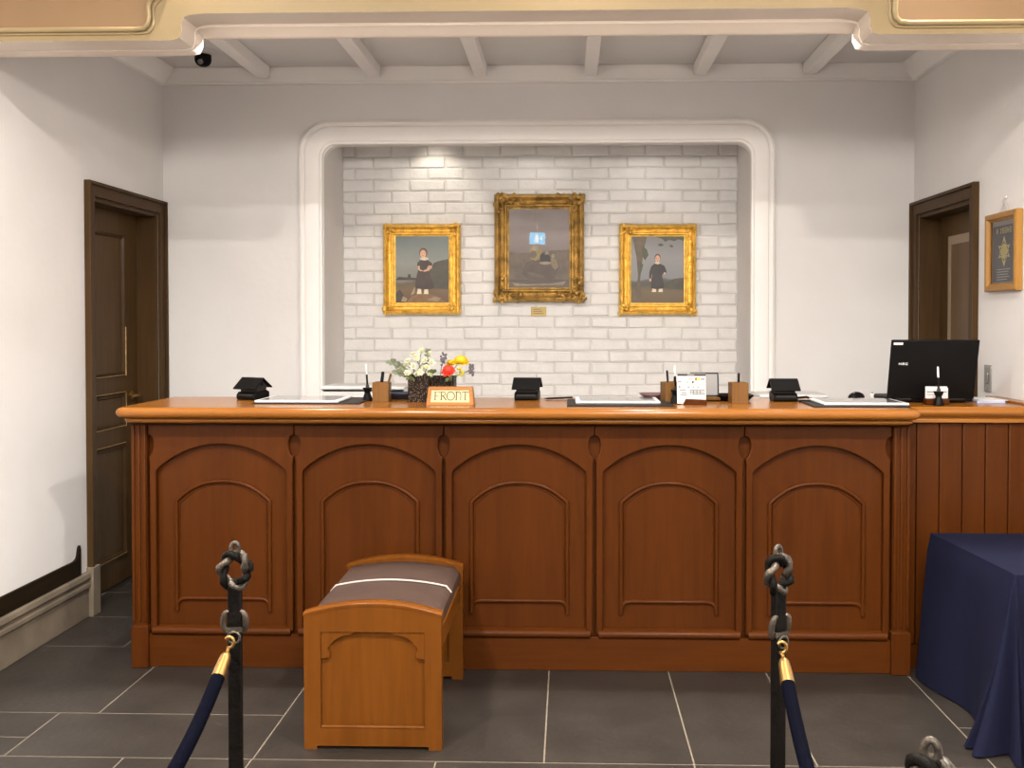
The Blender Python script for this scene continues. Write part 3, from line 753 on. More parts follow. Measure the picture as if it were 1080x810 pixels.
def make_rope(a, b, label):
    a = Vector((a[0], a[1]-.03, .745)); b = Vector((b[0], b[1]+.03, .745))
    t = thing('barrier_rope', label, 'rope', (a+b)/2*Vector((1, 1, 0)) if False else ((a.x+b.x)/2, (a.y+b.y)/2, .50), 0, 'navy barrier ropes')
    N = 40; sag = .15
    pts = [a.lerp(b, j/N)-Vector((0, 0, 4*sag*(j/N)*(1-j/N))) for j in range(N+1)]
    r = MB(); r.tube(pts[3:N-2], .0132, 12); obj('rope', r, 'velvet', t, world=True, angle=1.2)
    for P_ in (pts, list(reversed(pts))):
        d = (P_[3]-P_[0]).normalized(); h0 = P_[0]+d*.022
        e = MB(); e.tube([h0, h0+d*.004, h0+d*.010, h0+d*.020, h0+d*.056, h0+d*.060], [.005, .008, .0105, .0118, .0140, .0140], 14); obj('ferrule', e, 'brass', t, world=True, angle=.8)
        fy = Vector((0, d.y, 0)).normalized(); up = Vector((0, 0, 1))
        arc_ = [h0, h0-d*.006]+[h0-d*.010+Vector((.009*math.sin(q_), 0, .011-.011*math.cos(q_)))-fy*.006 for q_ in [-PI*.1+PI*1.4*j/9 for j in range(10)]]
        hk = MB(); hk.tube(arc_, .0036, 8); obj('hook', hk, 'brass', t, world=True, angle=1.2)
    return t
make_rope(P1, P4, 'navy velvet barrier rope hooked to the post left of the bench')
make_rope(P2, P3, 'navy velvet barrier rope hooked to the post at the right counter panels')

# ------------------------------------------------------------------ pictures in the niche
def picture(name, label, x0, x1, z0, z1, fw, gold, bg, draw, dep=.05, ornate=0, glass=False):
    wd, ht = x1-x0, z1-z0; yb = YN-.010
    t = thing(name, label, 'painting', ((x0+x1)/2, yb, z0))
    f = MB()
    f.frame(wd, ht, [(0, 0), (0, dep*.55), (.004, dep*.72), (fw*.16, dep*.95), (fw*.26, dep), (fw*.34, dep*.86), (fw*.45, dep*.55), (fw*.62, dep*.50), (fw*.74, dep*.62), (fw*.82, dep*.60), (fw*.88, dep*.40), (fw, dep*.34), (fw, 0)])
    fo = obj('frame', f, gold, t, angle=.4)
    rr = random.Random(int(wd*1000)); o = MB()
    # carved ornament: beads along the rails and leaf clusters at the corners
    def bump(x, z, s_, d, el=1.): o.ball((x, -d, z), s_*el, s_*.55, s_, 6, 0, Matrix.Rotation(rr.uniform(0, PI), 3, 'Y'))
    for (ax, az, bx_, bz) in ((-1, -1, 1, -1), (1, -1, 1, 1), (1, 1, -1, 1), (-1, 1, -1, -1)):
        for ins, s_, step in ((fw*.5, fw*.075, .016), (fw*.24, fw*.05, .011)):
            A_ = Vector((ax*(wd/2-ins), ht/2+az*(ht/2-ins))); B_ = Vector((bx_*(wd/2-ins), ht/2+bz*(ht/2-ins))); L_ = (B_-A_).length; k = int(L_/step)
            for j in range(k):
                p = A_.lerp(B_, (j+.5)/k); bump(p.x, p.y, s_*rr.uniform(.7, 1.2), dep*(.52 if ins > fw*.3 else .98), rr.uniform(1, 1.8))
        for j in range(16+ornate*26):
            u, v = rr.random()**1.5, rr.random()**1.5
            e = fw*(1.0+ornate*.9)
            a, b = (u*e, rr.uniform(.05, .75)*fw) if rr.random() < .5 else (rr.uniform(.05, .75)*fw, v*e)
            bump(ax*(wd/2-a), ht/2+az*(ht/2-b), fw*rr.uniform(.07, .15), dep*rr.uniform(.7, .98), rr.uniform(1, 1.7))
    obj('carved_ornament', o, gold, fo, angle=1.2)
    c = MB(); cw, chh = wd-2*fw, ht-2*fw; yy = -dep*.30
    c.sheet([(-cw/2-.003, yy, fw-.003), (cw/2+.003, yy, fw-.003), (cw/2+.003, yy, ht-fw+.003), (-cw/2-.003, yy, ht-fw+.003)], 0)
    mats = [bg]; lay = [0]
    def shape(pts, mat):
        """polygon in unit canvas coordinates (0..1, 0..1 upwards)"""
        if mat not in mats: mats.append(mat)
        lay[0] += 1
        c.sheet([(-cw/2+cw*p[0], yy-.0004*lay[0], fw+chh*p[1]) for p in pts], mats.index(mat))
    def oval(cx, cz, rx, rz, mat, n=14): shape([(cx+rx*math.cos(2*PI*j/n), cz+rz*math.sin(2*PI*j/n)) for j in range(n)], mat)
    draw(shape, oval)
    obj('canvas', c, mats, t, flat=True)
    bk2 = MB(); bk2.box(-wd/2+.01, wd/2-.01, -.008, .001, .01, ht-.01); obj('backing', bk2, 'wood_casing', t)
    if glass:
        g = MB(); g.sheet([(-cw/2, yy-.008, fw), (cw/2, yy-.008, fw), (cw/2, yy-.008, ht-fw), (-cw/2, yy-.008, ht-fw)]); obj('glass', g, 'glass', t)
    return t
def flat(name, r, g, b, rough=.5): return plain(name, lin(r, g, b), rough, var=.22, vscale=25)
sky1 = paint('teal_sky_and_earth', [(0, lin(88, 62, 38)), (.20, lin(104, 80, 52)), (.30, lin(90, 76, 56)), (.36, lin(112, 112, 104)), (.60, lin(128, 130, 124)), (1, lin(92, 104, 104))])
sky2 = paint('murky_sky_and_earth', [(0, lin(98, 84, 76)), (.12, lin(82, 70, 64)), (.40, lin(88, 74, 68)), (.46, lin(126, 112, 108)), (.75, lin(146, 132, 128)), (1, lin(120, 106, 100))])
sky3 = paint('dusk_sky_and_earth', [(0, lin(92, 74, 48)), (.18, lin(102, 84, 58)), (.28, lin(72, 68, 60)), (.34, lin(78, 76, 72)), (.37, lin(122, 122, 124)), (.7, lin(132, 130, 132)), (1, lin(110, 108, 108))])
pk = {k: flat('paint_'+k, *v) for k, v in dict(dress=(62, 50, 46), skin=(206, 160, 130), hair=(92, 60, 42), lace=(206, 188, 168), hill=(72, 68, 56), hill_dark=(58, 52, 42), earth=(120, 90, 56), shoe=(214, 196, 172), bark=(92, 78, 60), foliage=(72, 76, 54), gleam=(150, 136, 116), drab=(108, 94, 82), boat=(92, 78, 70), straw=(150, 132, 84), coat=(52, 46, 44), stone=(140, 122, 96)).items()}
def girl(shape, oval):
    shape([(.62, .46), (.72, .60), (.82, .63), (1, .66), (1, .20), (.60, .22)], pk['hill'])
    shape([(0, .34), (.05, .39), (.22, .38), (.24, .43), (.28, .43), (.29, .38), (.42, .37), (.42, .34)], pk['hill_dark'])
    shape([(0, 0), (0, .14), (.08, .20), (.16, .10), (.24, 0)], pk['hill_dark']); shape([(.10, .02), (.14, .10), (.22, .06), (.20, .01)], pk['stone'])
    shape([(.20, 0), (.30, .10), (.55, .15), (.78, .10), (.95, 0)], pk['earth']); shape([(.60, .04), (.72, .09), (.86, .07), (.80, .02)], pk['stone'])
    shape([(.33, .20), (.37, .25), (.36, .14), (.28, .11)], pk['stone'])
    for x in (.45, .58): shape([(x-.035, .21), (x+.03, .21), (x+.035, .15), (x+.04, .13), (x-.05, .13), (x-.045, .16)], pk['shoe'])
    shape([(.44, .52), (.60, .52), (.66, .40), (.735, .23), (.68, .205), (.52, .20), (.38, .215), (.365, .25), (.40, .42)], pk['dress'])
    shape([(.44, .62), (.47, .655), (.59, .655), (.64, .62), (.685, .60), (.69, .555), (.62, .555), (.60, .50), (.455, .50), (.455, .56), (.41, .55), (.41, .60)], pk['dress'])
    shape([(.62, .56), (.69, .555), (.685, .52), (.60, .475), (.53, .465), (.52, .485), (.58, .50)], pk['skin'])
    shape([(.415, .55), (.455, .555), (.46, .50), (.50, .49), (.52, .475), (.47, .475), (.43, .50)], pk['skin'])
    shape([(.46, .675), (.53, .69), (.62, .675), (.615, .645), (.54, .635), (.465, .645)], pk['lace'])
    oval(.525, .755, .078, .072, pk['hair']); oval(.520, .735, .056, .060, pk['skin'])
    oval(.503, .742, .008, .006, pk['hair'], 6); oval(.540, .742, .008, .006, pk['hair'], 6); shape([(.508, .712), (.534, .712), (.530, .704), (.512, .704)], pk['boat'])
def boy(shape, oval):
    shape([(0, 0), (.02, .15), (.10, .22), (.13, .40), (.10, .70), (.02, 1), (.30, 1), (.24, .80), (.20, .55), (.17, .35), (.19, .18), (.22, .05), (.16, 0)], pk['bark'])
    shape([(.22, .86), (.30, .80), (.33, .72), (.26, .64), (.22, .70), (.20, .78)], pk['foliage']); shape([(.16, .62), (.23, .58), (.20, .48), (.15, .40)], pk['foliage'])
    shape([(.45, 1), (.60, .96), (.64, .92), (.72, .95), (.82, .93), (.90, .96), (1, .93), (1, 1)], pk['foliage']); shape([(.50, .88), (.55, .85), (.62, .87), (.57, .90)], pk['foliage']); shape([(.74, .88), (.80, .86), (.78, .83), (.73, .85)], pk['foliage'])
    shape([(.62, .30), (.8, .36), (1, .38), (1, .20), (.62, .22)], pk['hill'])
    for x in (.44, .565): shape([(x-.035, .23), (x+.032, .23), (x+.036, .165), (x-.05, .165), (x-.042, .185)], pk['shoe'])
    shape([(.40, .44), (.58, .44), (.63, .24), (.60, .215), (.48, .205), (.38, .22), (.375, .25)], pk['coat'])
    shape([(.43, .585), (.49, .60), (.56, .585), (.63, .56), (.67, .48), (.66, .435), (.60, .44), (.58, .40), (.41, .40), (.39, .44), (.375, .36), (.34, .36), (.345, .46), (.38, .55)], pk['coat'])
    oval(.362, .345, .020, .025, pk['skin'], 8); oval(.635, .445, .022, .016, pk['skin'], 8)
    shape([(.455, .615), (.53, .62), (.55, .595), (.50, .58), (.45, .595)], pk['lace'])
    oval(.500, .685, .056, .054, pk['hair']); oval(.500, .665, .045, .052, pk['skin'])
    oval(.484, .672, .007, .006, pk['hair'], 6); oval(.516, .672, .007, .006, pk['hair'], 6); shape([(.489, .642), (.512, .642), (.508, .635), (.493, .635)], pk['boat'])
def group_scene(shape, oval):
    shape([(0, .42), (.2, .44), (.45, .45), (.7, .47), (1, .48), (1, .10), (0, .10)], pk['drab'])
    shape([(.22, .24), (.30, .33), (.45, .36), (.60, .34), (.78, .34), (.84, .26), (.76, .12), (.60, .06), (.36, .08), (.24, .14)], pk['boat'])
    shape([(.36, .50), (.42, .54), (.50, .52), (.55, .46), (.54, .38), (.44, .34), (.36, .36), (.34, .44)], pk['straw'])
    oval(.40, .42, .06, .05, pk['drab']); oval(.43, .50, .05, .035, pk['gleam']); oval(.56, .38, .05, .06, pk['coat']); oval(.63, .43, .028, .034, pk['gleam']); oval(.63, .36, .06, .06, pk['coat'])
    oval(.73, .40, .026, .03, pk['gleam']); shape([(.70, .37), (.78, .36), (.82, .26), (.76, .22), (.70, .28)], pk['stone']); oval(.60, .31, .10, .02, pk['gleam'])
    shape([(.28, .20), (.40, .14), (.60, .12), (.56, .16), (.40, .19)], pk['drab']); shape([(.05, .06), (.3, .04), (.7, .05), (.95, .08), (.9, .03), (.1, .02)], pk['gleam'])
picture('gilt_framed_painting', 'gilt-framed portrait of a girl in a dark dress, on white bricks at left', -1.115, -.650, 1.430, 1.973, .072, 'gold', sky1, girl)
picture('gilt_framed_painting', 'gilt-framed portrait of a boy in dark clothes beside a tree', .300, .758, 1.428, 1.968, .072, 'gold', sky3, boy)
picture('ornate_framed_painting', 'large ornately carved dark-gilt framed painting of a group on murky ground', -.446, .090, 1.505, 2.150, .088, 'gold_dark', sky2, group_scene, .065, 1, True)
pq = MB(); pq.box(-.046, .046, -.003, .0, 0, .055)
pt_ = MB()
plq = thing('name_plaque', 'small brass plaque on the bricks under the middle painting', 'plaque', (-.183, YN-.0088, 1.422))
M['dull_brass'] = plain('dull_brass', (.43, .31, .11, 1), .5, .2, var=.05)
obj('plate', pq, 'dull_brass', plq, bevel=.001)
for j in range(3): pt_.box(-.03, .03-.008*j, -.0036, -.003, .014+.012*j, .017+.012*j)
pq2 = obj('engraving', pt_, 'ink', plq)

# ------------------------------------------------------------------ framed crest on the right wall, switch plate, dome camera
pic = thing('framed_crest', 'honey-wood framed slate-blue poster with gold crest hanging on right wall', 'framed poster', (XR-.001, 4.365, 1.522), -PI/2)
# local: x along +(-y world) ... built facing local -y, then turned to face -x
wd, ht = .315, .340
f = MB(); f.frame(wd, ht, [(0, 0), (0, .026), (.006, .030), (.022, .030), (.030, .018), (.034, .018), (.034, 0)]); obj('frame', f, 'wood_pic', pic, angle=.5)
f = MB(); f.sheet([(-wd/2+.03, -.008, .03), (wd/2-.03, -.008, .03), (wd/2-.03, -.008, ht-.03), (-wd/2+.03, -.008, ht-.03)], 0)
f.sheet([(-wd/2+.045, -.0085, .04), (wd/2-.045, -.0085, .04), (wd/2-.045, -.0085, ht-.055), (-wd/2+.045, -.0085, ht-.055)], 1)
fn = lambda u, v: (u, -.0092, v)
csx = 1.25
def glyph(x, z, s_, kind):
    if kind == 0: f.ribbon([(x, z), (x, z+s_)], s_*.22, fn, 2); f.ribbon([(x+s_*.6, z), (x+s_*.6, z+s_)], s_*.22, fn, 2); f.ribbon([(x, z+s_*.5), (x+s_*.6, z+s_*.5)], s_*.2, fn, 2)
    elif kind == 1: f.ribbon([(x, z), (x+s_*.6, z), (x+s_*.6, z+s_), (x, z+s_), (x, z)], s_*.18, fn, 2); f.ribbon([(x, z+s_*.5), (x+s_*.6, z+s_*.5)], s_*.15, fn, 2)
    else: f.ribbon([(x, z+s_*.85), (x+s_*.65, z+s_*.85)], s_*.2, fn, 2); f.ribbon([(x+s_*.32, z), (x+s_*.32, z+s_)], s_*.2, fn, 2); f.ribbon([(x, z), (x+s_*.65, z+s_*.3)], s_*.16, fn, 2)
for j, kx in enumerate((-.075, -.040, -.016, .008, .032, .056)): glyph(kx, .252, .021, (0, 2, 1, 1, 0, 1)[j])
for j in range(12):                    # crest: six-pointed ornament of petals and rings
    q = PI/2+j*PI/6; R_ = .054 if j % 2 == 0 else .040
    if j % 6 == 0: R_ = .068
    c0 = (0, .172); tip = (c0[0]+R_*math.cos(q), c0[1]+R_*math.sin(q)); m1 = (c0[0]+R_*.62*math.cos(q+.32), c0[1]+R_*.62*math.sin(q+.32)); m2 = (c0[0]+R_*.62*math.cos(q-.32), c0[1]+R_*.62*math.sin(q-.32))
    f.sheet([fn(p_[0]*csx, p_[1]) for p_ in (c0, m2, tip, m1)], 2)
    if j % 2 == 0: f.add([(tip[0]*.70*csx, -.0096, c0[1]+(tip[1]-c0[1])*.70), ((m1[0]*.75+tip[0]*.05)*csx, -.0096, c0[1]+(m1[1]-c0[1])*.75), (R_*.52*math.cos(q)*csx, -.0096, c0[1]+R_*.52*math.sin(q)), (m2[0]*.75*csx, -.0096, c0[1]+(m2[1]-c0[1])*.75)], [(0, 1, 2, 3)], 1)
f.ribbon([(.020*math.cos(2*PI*j/18), .172+.024*math.sin(2*PI*j/18)) for j in range(19)], .006, lambda u, v: (u, -.0100, v), 2)
for j, (a, b) in enumerate(((-.07, .06), (-.07, .045), (-.07, .035), (-.07, .05), (-.07, .03))): f.ribbon([(a, .095-.011*j), (b, .095-.011*j)], .0035, fn, 3)
obj('poster', f, ['poster_mount', 'poster', 'gold_print', 'ink_light'], pic, flat=True)
g = MB(); g.sheet([(-wd/2+.032, -.014, .032), (wd/2-.032, -.014, .032), (wd/2-.032, -.014, ht-.032), (-wd/2+.032, -.014, ht-.032)]); obj('glass', g, 'glass', pic)
g = MB(); g.tube([(-.045, -.012, ht-.004), (-.012, -.008, ht+.036), (.0, -.008, ht+.042), (.012, -.008, ht+.036), (.045, -.012, ht-.004)], .0022, 6)
obj('hanging_cord', g, 'cord', pic)
g = MB(); g.tube([(0, 0, ht+.060), (0, -.010, ht+.058), (0, -.016, ht+.046), (0, -.012, ht+.036), (0, -.006, ht+.040)], .003, 6); g.ball((.0, -.003, ht+.064), .007, .004, .009); obj('wall_hook', g, 'silver', pic)

sw_ = thing('wall_switch', 'narrow grey metal switch plate on right wall beside the door', 'switch', (XR-.0005, 4.535, 1.075), -PI/2)
s_ = MB(); s_.box(-.035, .035, -.006, 0, 0, .120); M['dull_steel'] = plain('dull_steel', (.27, .26, .24, 1), .45, .4, var=.05); obj('plate', s_, 'dull_steel', sw_, bevel=.002)
s_ = MB(); s_.box(-.012, .012, -.011, -.006, .035, .085); obj('rocker', s_, 'grey', sw_, bevel=.002)
for z in (.012, .108):
    s_ = MB(); s_.ball((0, -.006, z), .003); obj('screw', s_, 'grey', sw_)

dm = thing('dome_camera', 'dark dome security camera on white round mount under the ceiling at left', 'security camera', (-1.905, 5.16, CEIL))
s_ = MB(); s_.lathe([(.070, 0), (.070, -.012), (.062, -.020), (.040, -.024)], n=28); obj('mount', s_, 'white', dm)
s_ = MB(); s_.lathe([(.042, -.022), (.043, -.050), (.040, -.062), (.032, -.074), (.018, -.082), (.004, -.084)], n=24); obj('dome', s_, 'black', dm)
s_ = MB(); s_.lathe([(.014, 0), (.014, .006), (.008, .008)], n=12); s_.xf(Matrix.Rotation(PI/2+.5, 4, 'X')); s_.shift((0, -.036, -.066)); obj('lens', s_, 'grey', dm)

# unseen lit sign, added for the blue reflection in the middle painting's glass
es = thing('reflection_sign', 'lit blue and white sign added behind the viewer for the reflection in the middle painting', 'sign', (-.44, -2.0, 2.45))
s_ = MB(); s_.box(-.12, .12, -.03, .0, 0, .18); obj('housing', s_, 'white', es, bevel=.004)
s_ = MB(); s_.box(-.11, .11, .0, .003, .01, .17); obj('face', s_, 'sign_blue', es)
s_ = MB(); s_.prism([(-.05, .05), (.01, .03), (.03, .09), (.0, .15), (-.03, .12)], .003, .005); s_.prism([(.045, .06), (.07, .06), (.07, .12), (.045, .12)], .003, .005); obj('pictogram', s_, 'sign_white', es)
s_ = MB(); s_.tube([(0, -.015, .18), (0, -.015, .55)], .008, 8); obj('hanger', s_, 'silver', es)

# ------------------------------------------------------------------ things on the counter
def make_terminal(label):
    t = thing('card_reader', label, 'card reader', (0, 0, 0), 0, 'house-shaped card readers')
    b = MB(); b.prism([(-.048, .006), (-.040, 0), (.036, 0), (.048, .012), (.048, .034), (.030, .042), (-.036, .034), (-.048, .022)], -.050, .050, 'YZ')
    obj('base', b, 'black', t, bevel=.003)
    k = MB(); k.prism([(-.028, .0335), (.034, .040), (.040, .060), (.002, .088), (-.026, .056)], -.044, .044, 'YZ'); obj('housing', k, 'charcoal', t, bevel=.002)
    r = MB()
    r.prism([(-.058, .050), (-.055, .045), (.003, .089), (.0, .096)], -.060, .060, 'YZ')
    r.prism([(.0, .096), (.003, .089), (.052, .050), (.056, .054)], -.060, .060, 'YZ')
    obj('hood', r, 'black', t, bevel=.0015)
    g = MB(); g.box(-.040, .040, -.0492, -.0475, .018, .026); obj('card_slot', g, 'charcoal', t)
    g = MB(); g.lathe([(.006, 0), (.006, .002)], n=12); g.xf(Matrix.Rotation(PI/2, 4, 'Y')); g.shift((.0435, .006, .066)); obj('speaker_hole', g, 'black', t)
    return t
tm = make_terminal('house-shaped black card reader at the far left end of the counter'); tm.location = (-1.36, 4.245, CT); tm.rotation_euler = (0, 0, -.42)
dup(tm, (-.178, 4.265, CT), -.10, 'house-shaped black card reader in the middle of the counter under the largest painting')
dup(tm, (.905, 4.225, CT), .02, 'house-shaped black card reader right of the last wooden pen box')
cb = MB(); cb.tube([(.965, 4.24, CT+.012), (1.0, 4.22, CT+.018), (1.03, 4.20, CT+.008), (1.00, 4.17, CT+.005), (.965, 4.18, CT+.005), (.958, 4.155, CT+.005), (1.00, 4.14, CT+.005)], .0045, 8)
tag(obj('cable', cb, 'black', None, angle=1.2), 'short looped black cable beside the right card reader', 'cable')
def make_tablet(label, w_, d, loc):
    t = thing('signature_tablet', label, 'tablet', loc, 0, 'white-rimmed signing tablets')
    b = MB(); b.box(-w_/2, w_/2, -d/2, d/2, 0, .010); obj('bezel', b, 'white', t, bevel=.004, segs=3)
    s = MB(); s.box(-w_/2+.018, w_/2-.018, -d/2+.018, d/2-.018, .0102, .0108); obj('screen', s, 'screen', t)
    return t
def make_mat(label, w_, d, loc):
    t = thing('desk_mat', label, 'desk mat', loc, 0, 'black desk mats')
    b = MB(); b.box(-w_/2, w_/2, -d/2, d/2, 0, .005); obj('mat', b, 'mat', t, bevel=.002)
    s = MB(); e = .006
    for a0, a1, b0, b1 in ((-w_/2+e, w_/2-e, -d/2+e, -d/2+e+.002), (-w_/2+e, w_/2-e, d/2-e-.002, d/2-e), (-w_/2+e, -w_/2+e+.002, -d/2+e, d/2-e), (w_/2-e-.002, w_/2-e, -d/2+e, d/2-e)): s.box(a0, a1, b0, b1, .005, .0055)
    obj('stitching', s, 'charcoal', t)
    return t
make_mat('black desk mat under the leftmost tablet', .44, .31, (-1.07, 4.165, CT)); make_tablet('white-rimmed tablet lying near the counter\'s left end', .345, .265, (-1.108, 4.145, CT+.0052))
make_mat('black desk mat under the middle tablet', .425, .31, (.205, 4.085, CT)); make_tablet('white-rimmed tablet lying flat in the counter\'s middle', .342, .25, (.198, 4.13, CT+.0052))
make_mat('black desk mat under the tablet beside the laptop', .375, .31, (1.148, 4.075, CT)); make_tablet('white-rimmed tablet lying left of the black laptop', .335, .25, (1.172, 4.075, CT+.0052))

def pen(loc, ang, az, L_, mat, label, clip='silver', r=.0042, group=None):
    t = thing('pen', label, 'pen', loc, az, group)
    R_ = Matrix.Rotation(ang, 4, 'Y')
    b = MB(); b.lathe([(.001, 0), (r*.7, .010), (r, .014), (r, L_-.006), (r*.8, L_)], n=10); b.xf(R_); obj('barrel', b, mat, t)
    c = MB(); c.box(r, r+.0016, -.0015, .0015, L_*.68, L_-.004); c.xf(R_); obj('clip', c, clip, t)
    return t
def pen_stand(loc, tip, label, plabel):
    t = thing('pen_stand', label, 'pen stand', loc, 0, 'black flared pen stands')
    b = MB(); b.lathe([(.022, 0), (.022, .004), (.016, .024), (.012, .034), (.020, .052), (.021, .056)], n=8); obj('base', b, 'black', t)
    s = MB(); s.lathe([(.008, .056), (.007, .066), (.004, .070)], n=10); obj('socket', s, 'charcoal', t)
    p = thing('pen', plabel, 'pen', (loc[0], loc[1], loc[2]+.058), .3)
    R_ = Matrix.Rotation(-.05, 4, 'Y')
    b = MB(); b.lathe([(.002, 0), (.0042, .012), (.0042, .052), (.0036, .054)], n=10); b.xf(R_); obj('grip', b, 'black', p)
    b = MB(); b.lathe([(.0040, .054), (.0040, .094), (.002, .098)], n=10); b.xf(R_); obj('cap', b, tip, p)
    return t
pen_stand((-.852, 4.185, CT), 'white', 'black flared pen stand left of the leftmost wooden pen box', 'slim white-topped pen upright in the leftmost pen stand')
pen_stand((.437, 4.085, CT), 'white', 'black flared pen stand beside the payment card sign', 'slim white-topped pen upright in front of the middle pen box')
pen_stand((1.482, 4.030, CT), 'white', 'black flared pen stand standing before the black laptop', 'white-topped pen upright against the black laptop')
def pen_box(loc, rz, label, h=.082):
    t = thing('pen_box', label, 'pen box', loc, rz, 'wooden pen boxes')
    b = MB(); a = .034; wl_ = .006
    b.box(-a, a, -a, -a+wl_, 0, h); b.box(-a, a, a-wl_, a, 0, h); b.box(-a, -a+wl_, -a+wl_, a-wl_, 0, h); b.box(a-wl_, a, -a+wl_, a-wl_, 0, h)
    obj('walls', b, 'wood_light', t, bevel=.0012)
    b = MB(); b.box(-a+wl_, a-wl_, -a+wl_, a-wl_, 0, .006); obj('bottom', b, 'wood_light', t)
    return t
pen_box((-.786, 4.16, CT), 0, 'wooden pen box left of the flower vase')
pen((-.795, 4.16, CT+.008), .12, .0, .118, 'black', 'thick black pen in the pen box left of the flowers', r=.007)
pen((-.780, 4.165, CT+.008), .28, .3, .112, 'wood_light', 'brown pen leaning right in the pen box left of the flowers', 'brass')
pen_box((.425, 4.165, CT), .25, 'wooden pen box left of the payment card sign, behind a pen stand', .084)
pen((.418, 4.160, CT+.008), -.08, .2, .125, 'black', 'black pen in the pen box beside the payment card sign')
pen((.436, 4.165, CT+.008), .06, .2, .100, 'charcoal', 'short dark pen in the pen box beside the payment card sign')
pen_box((.697, 4.115, CT), .08, 'wooden pen box standing alone between payment card sign and right card reader', .086)
pen((.697, 4.115, CT+.008), .02, .1, .116, 'black', 'single black pen poking out of the lone pen box', r=.005)
pl_ = pen((-.10, 4.30, CT+.0055), PI/2-.02, .25, .125, 'black', 'black pen lying right of the middle card reader')
pl_.location = (-.105, 4.26, CT+.0055)
def cash_tray(loc, label, mat='black', rz=0, w_=.19):
    t = thing('cash_tray', label, 'cash tray', loc, rz, 'shallow cash trays')
    b = MB(); rows = []
    for k_, z in ((.70, 0), (.74, .002), (1., .024), (1.0, .027), (.95, .026), (.72, .006), (.70, .004)):
        a, c = w_/2*k_, .065*k_; cr = .015
        pts = []
        for cx, cy, a0 in ((a-cr, c-cr, 0), (-a+cr, c-cr, PI/2), (-a+cr, -c+cr, PI), (a-cr, -c+cr, 3*PI/2)): pts += [(cx+cr*math.cos(a0+PI/2*j/4), cy+cr*math.sin(a0+PI/2*j/4), z) for j in range(5)]
        rows.append(pts)
    b.loft(rows, True); b.sheet(rows[0]); b.sheet(rows[-1]); obj('dish', b, mat, t, angle=.6)
    s = MB(); s.box(-w_*.33, w_*.33, -.042, .042, .0042, .006); obj('rubber_mat', s, 'charcoal', t)
    return t
M['navy_tray'] = plain('dark_navy_plastic', (.022, .028, .045, 1), .35, var=.05)
cash_tray((-.735, 4.305, CT), 'dark navy cash tray half hidden behind the left pen box and vase', 'navy_tray')
cash_tray((.700, 4.250, CT), 'black cash tray behind the lone pen box', 'black', 0, .155)
M['wine'] = plain('dark_wine_plastic', (.10, .05, .05, 1), .4, var=.05)
cash_tray((.395, 4.285, CT), 'dark wine cash tray behind the middle pen box', 'wine', .1, .17)

# payment card sign in its wooden foot, with a dark display behind
cs = thing('payment_sign', 'white payment card sign with small coloured logos in wooden foot', 'sign', (.508, 4.04, CT))
b = MB(); b.box(-.0005+.0, .0, 0, 0, 0, 0) if False else None
ft = MB(); ft.prism([(-.045, 0), (.048, 0), (.048, .020), (-.036, .024), (-.045, .006)], -.022, .018); obj('foot', ft, 'wood', cs, bevel=.002)
cd = MB(); TL = math.radians(-8)
def cfn(u, v): return (u, -.006+math.sin(-TL)*v-.0012, .004+math.cos(TL)*v)
cw0, cw1, chh = -.070, .046, .122
def card_quad(x0, x1, v0, v1, mi, lift=.0):
    cd.add([(x0, cfn(0, v0)[1]-lift, cfn(0, v0)[2]), (x1, cfn(0, v0)[1]-lift, cfn(0, v0)[2]), (x1, cfn(0, v1)[1]-lift, cfn(0, v1)[2]), (x0, cfn(0, v1)[1]-lift, cfn(0, v1)[2])], [(0, 1, 2, 3)], mi)
for lift, mi in ((0, 0), (-.003, 0)): card_quad(cw0, cw1, 0, chh, mi, lift)
cd.add([(cw0, cfn(0, 0)[1], cfn(0, 0)[2]), (cw0, cfn(0, 0)[1]+.003, cfn(0, 0)[2]), (cw0, cfn(0, chh)[1]+.003, cfn(0, chh)[2]), (cw0, cfn(0, chh)[1], cfn(0, chh)[2])], [(0, 1, 2, 3)], 0)
card_quad(cw0+.002, cw1, chh-.010, chh-.001, 1, .0006)
card_quad(cw0+.042, cw1-.046, chh-.008, chh-.003, 5, .001)
def disc(cx, v, r_, mi, lift):
    p = [(cx+r_*math.cos(2*PI*j/12), v+r_*math.sin(2*PI*j/12)) for j in range(12)]
    cd.sheet([(u, cfn(0, vv)[1]-lift, cfn(0, vv)[2]) for u, vv in p], mi)
disc(.008, .100, .0068, 3, .0006); disc(.017, .100, .0068, 4, .0009)
card_quad(.026, .042, .096, .103, 5, .0006); card_quad(-.024, -.006, .098, .1015, 5, .0006)
card_quad(-.066, -.052, .086, .090, 2, .0006); card_quad(-.032, -.024, .082, .092, 6, .0006); card_quad(-.010, -.002, .082, .093, 2, .0006)
card_quad(-.068, .044, .0772, .0788, 5, .0006)
disc(-.060, .068, .004, 3, .0006); card_quad(-.030, -.018, .065, .070, 5, .0006); card_quad(-.008, .0, .065, .070, 5, .0006); card_quad(.010, .020, .065, .069, 5, .0006)
card_quad(-.068, .044, .0605, .0612, 5, .0006)
for (x0, x1, v) in ((-.060, -.034, .055), (-.052, -.032, .044), (-.058, -.030, .036), (-.016, .040, .055), (-.014, .036, .047), (-.010, .042, .039)): card_quad(x0, x1, v-.0022, v+.0022, 5, .0006)
for x in (-.016, -.004, .010, .024, .040): card_quad(x-.0013, x+.0013, .036, .056, 2, .0006)
obj('card', cd, ['paper', 'charcoal', 'ink', 'ink_red', 'ink_orange', 'inkgrey', 'ink_green'], cs, flat=True)
dp = thing('display_stand', 'grey tablet display leaning back behind the payment card sign', 'display', (.574, 4.215, CT))
R_ = Matrix.Rotation(-.20, 4, 'X')
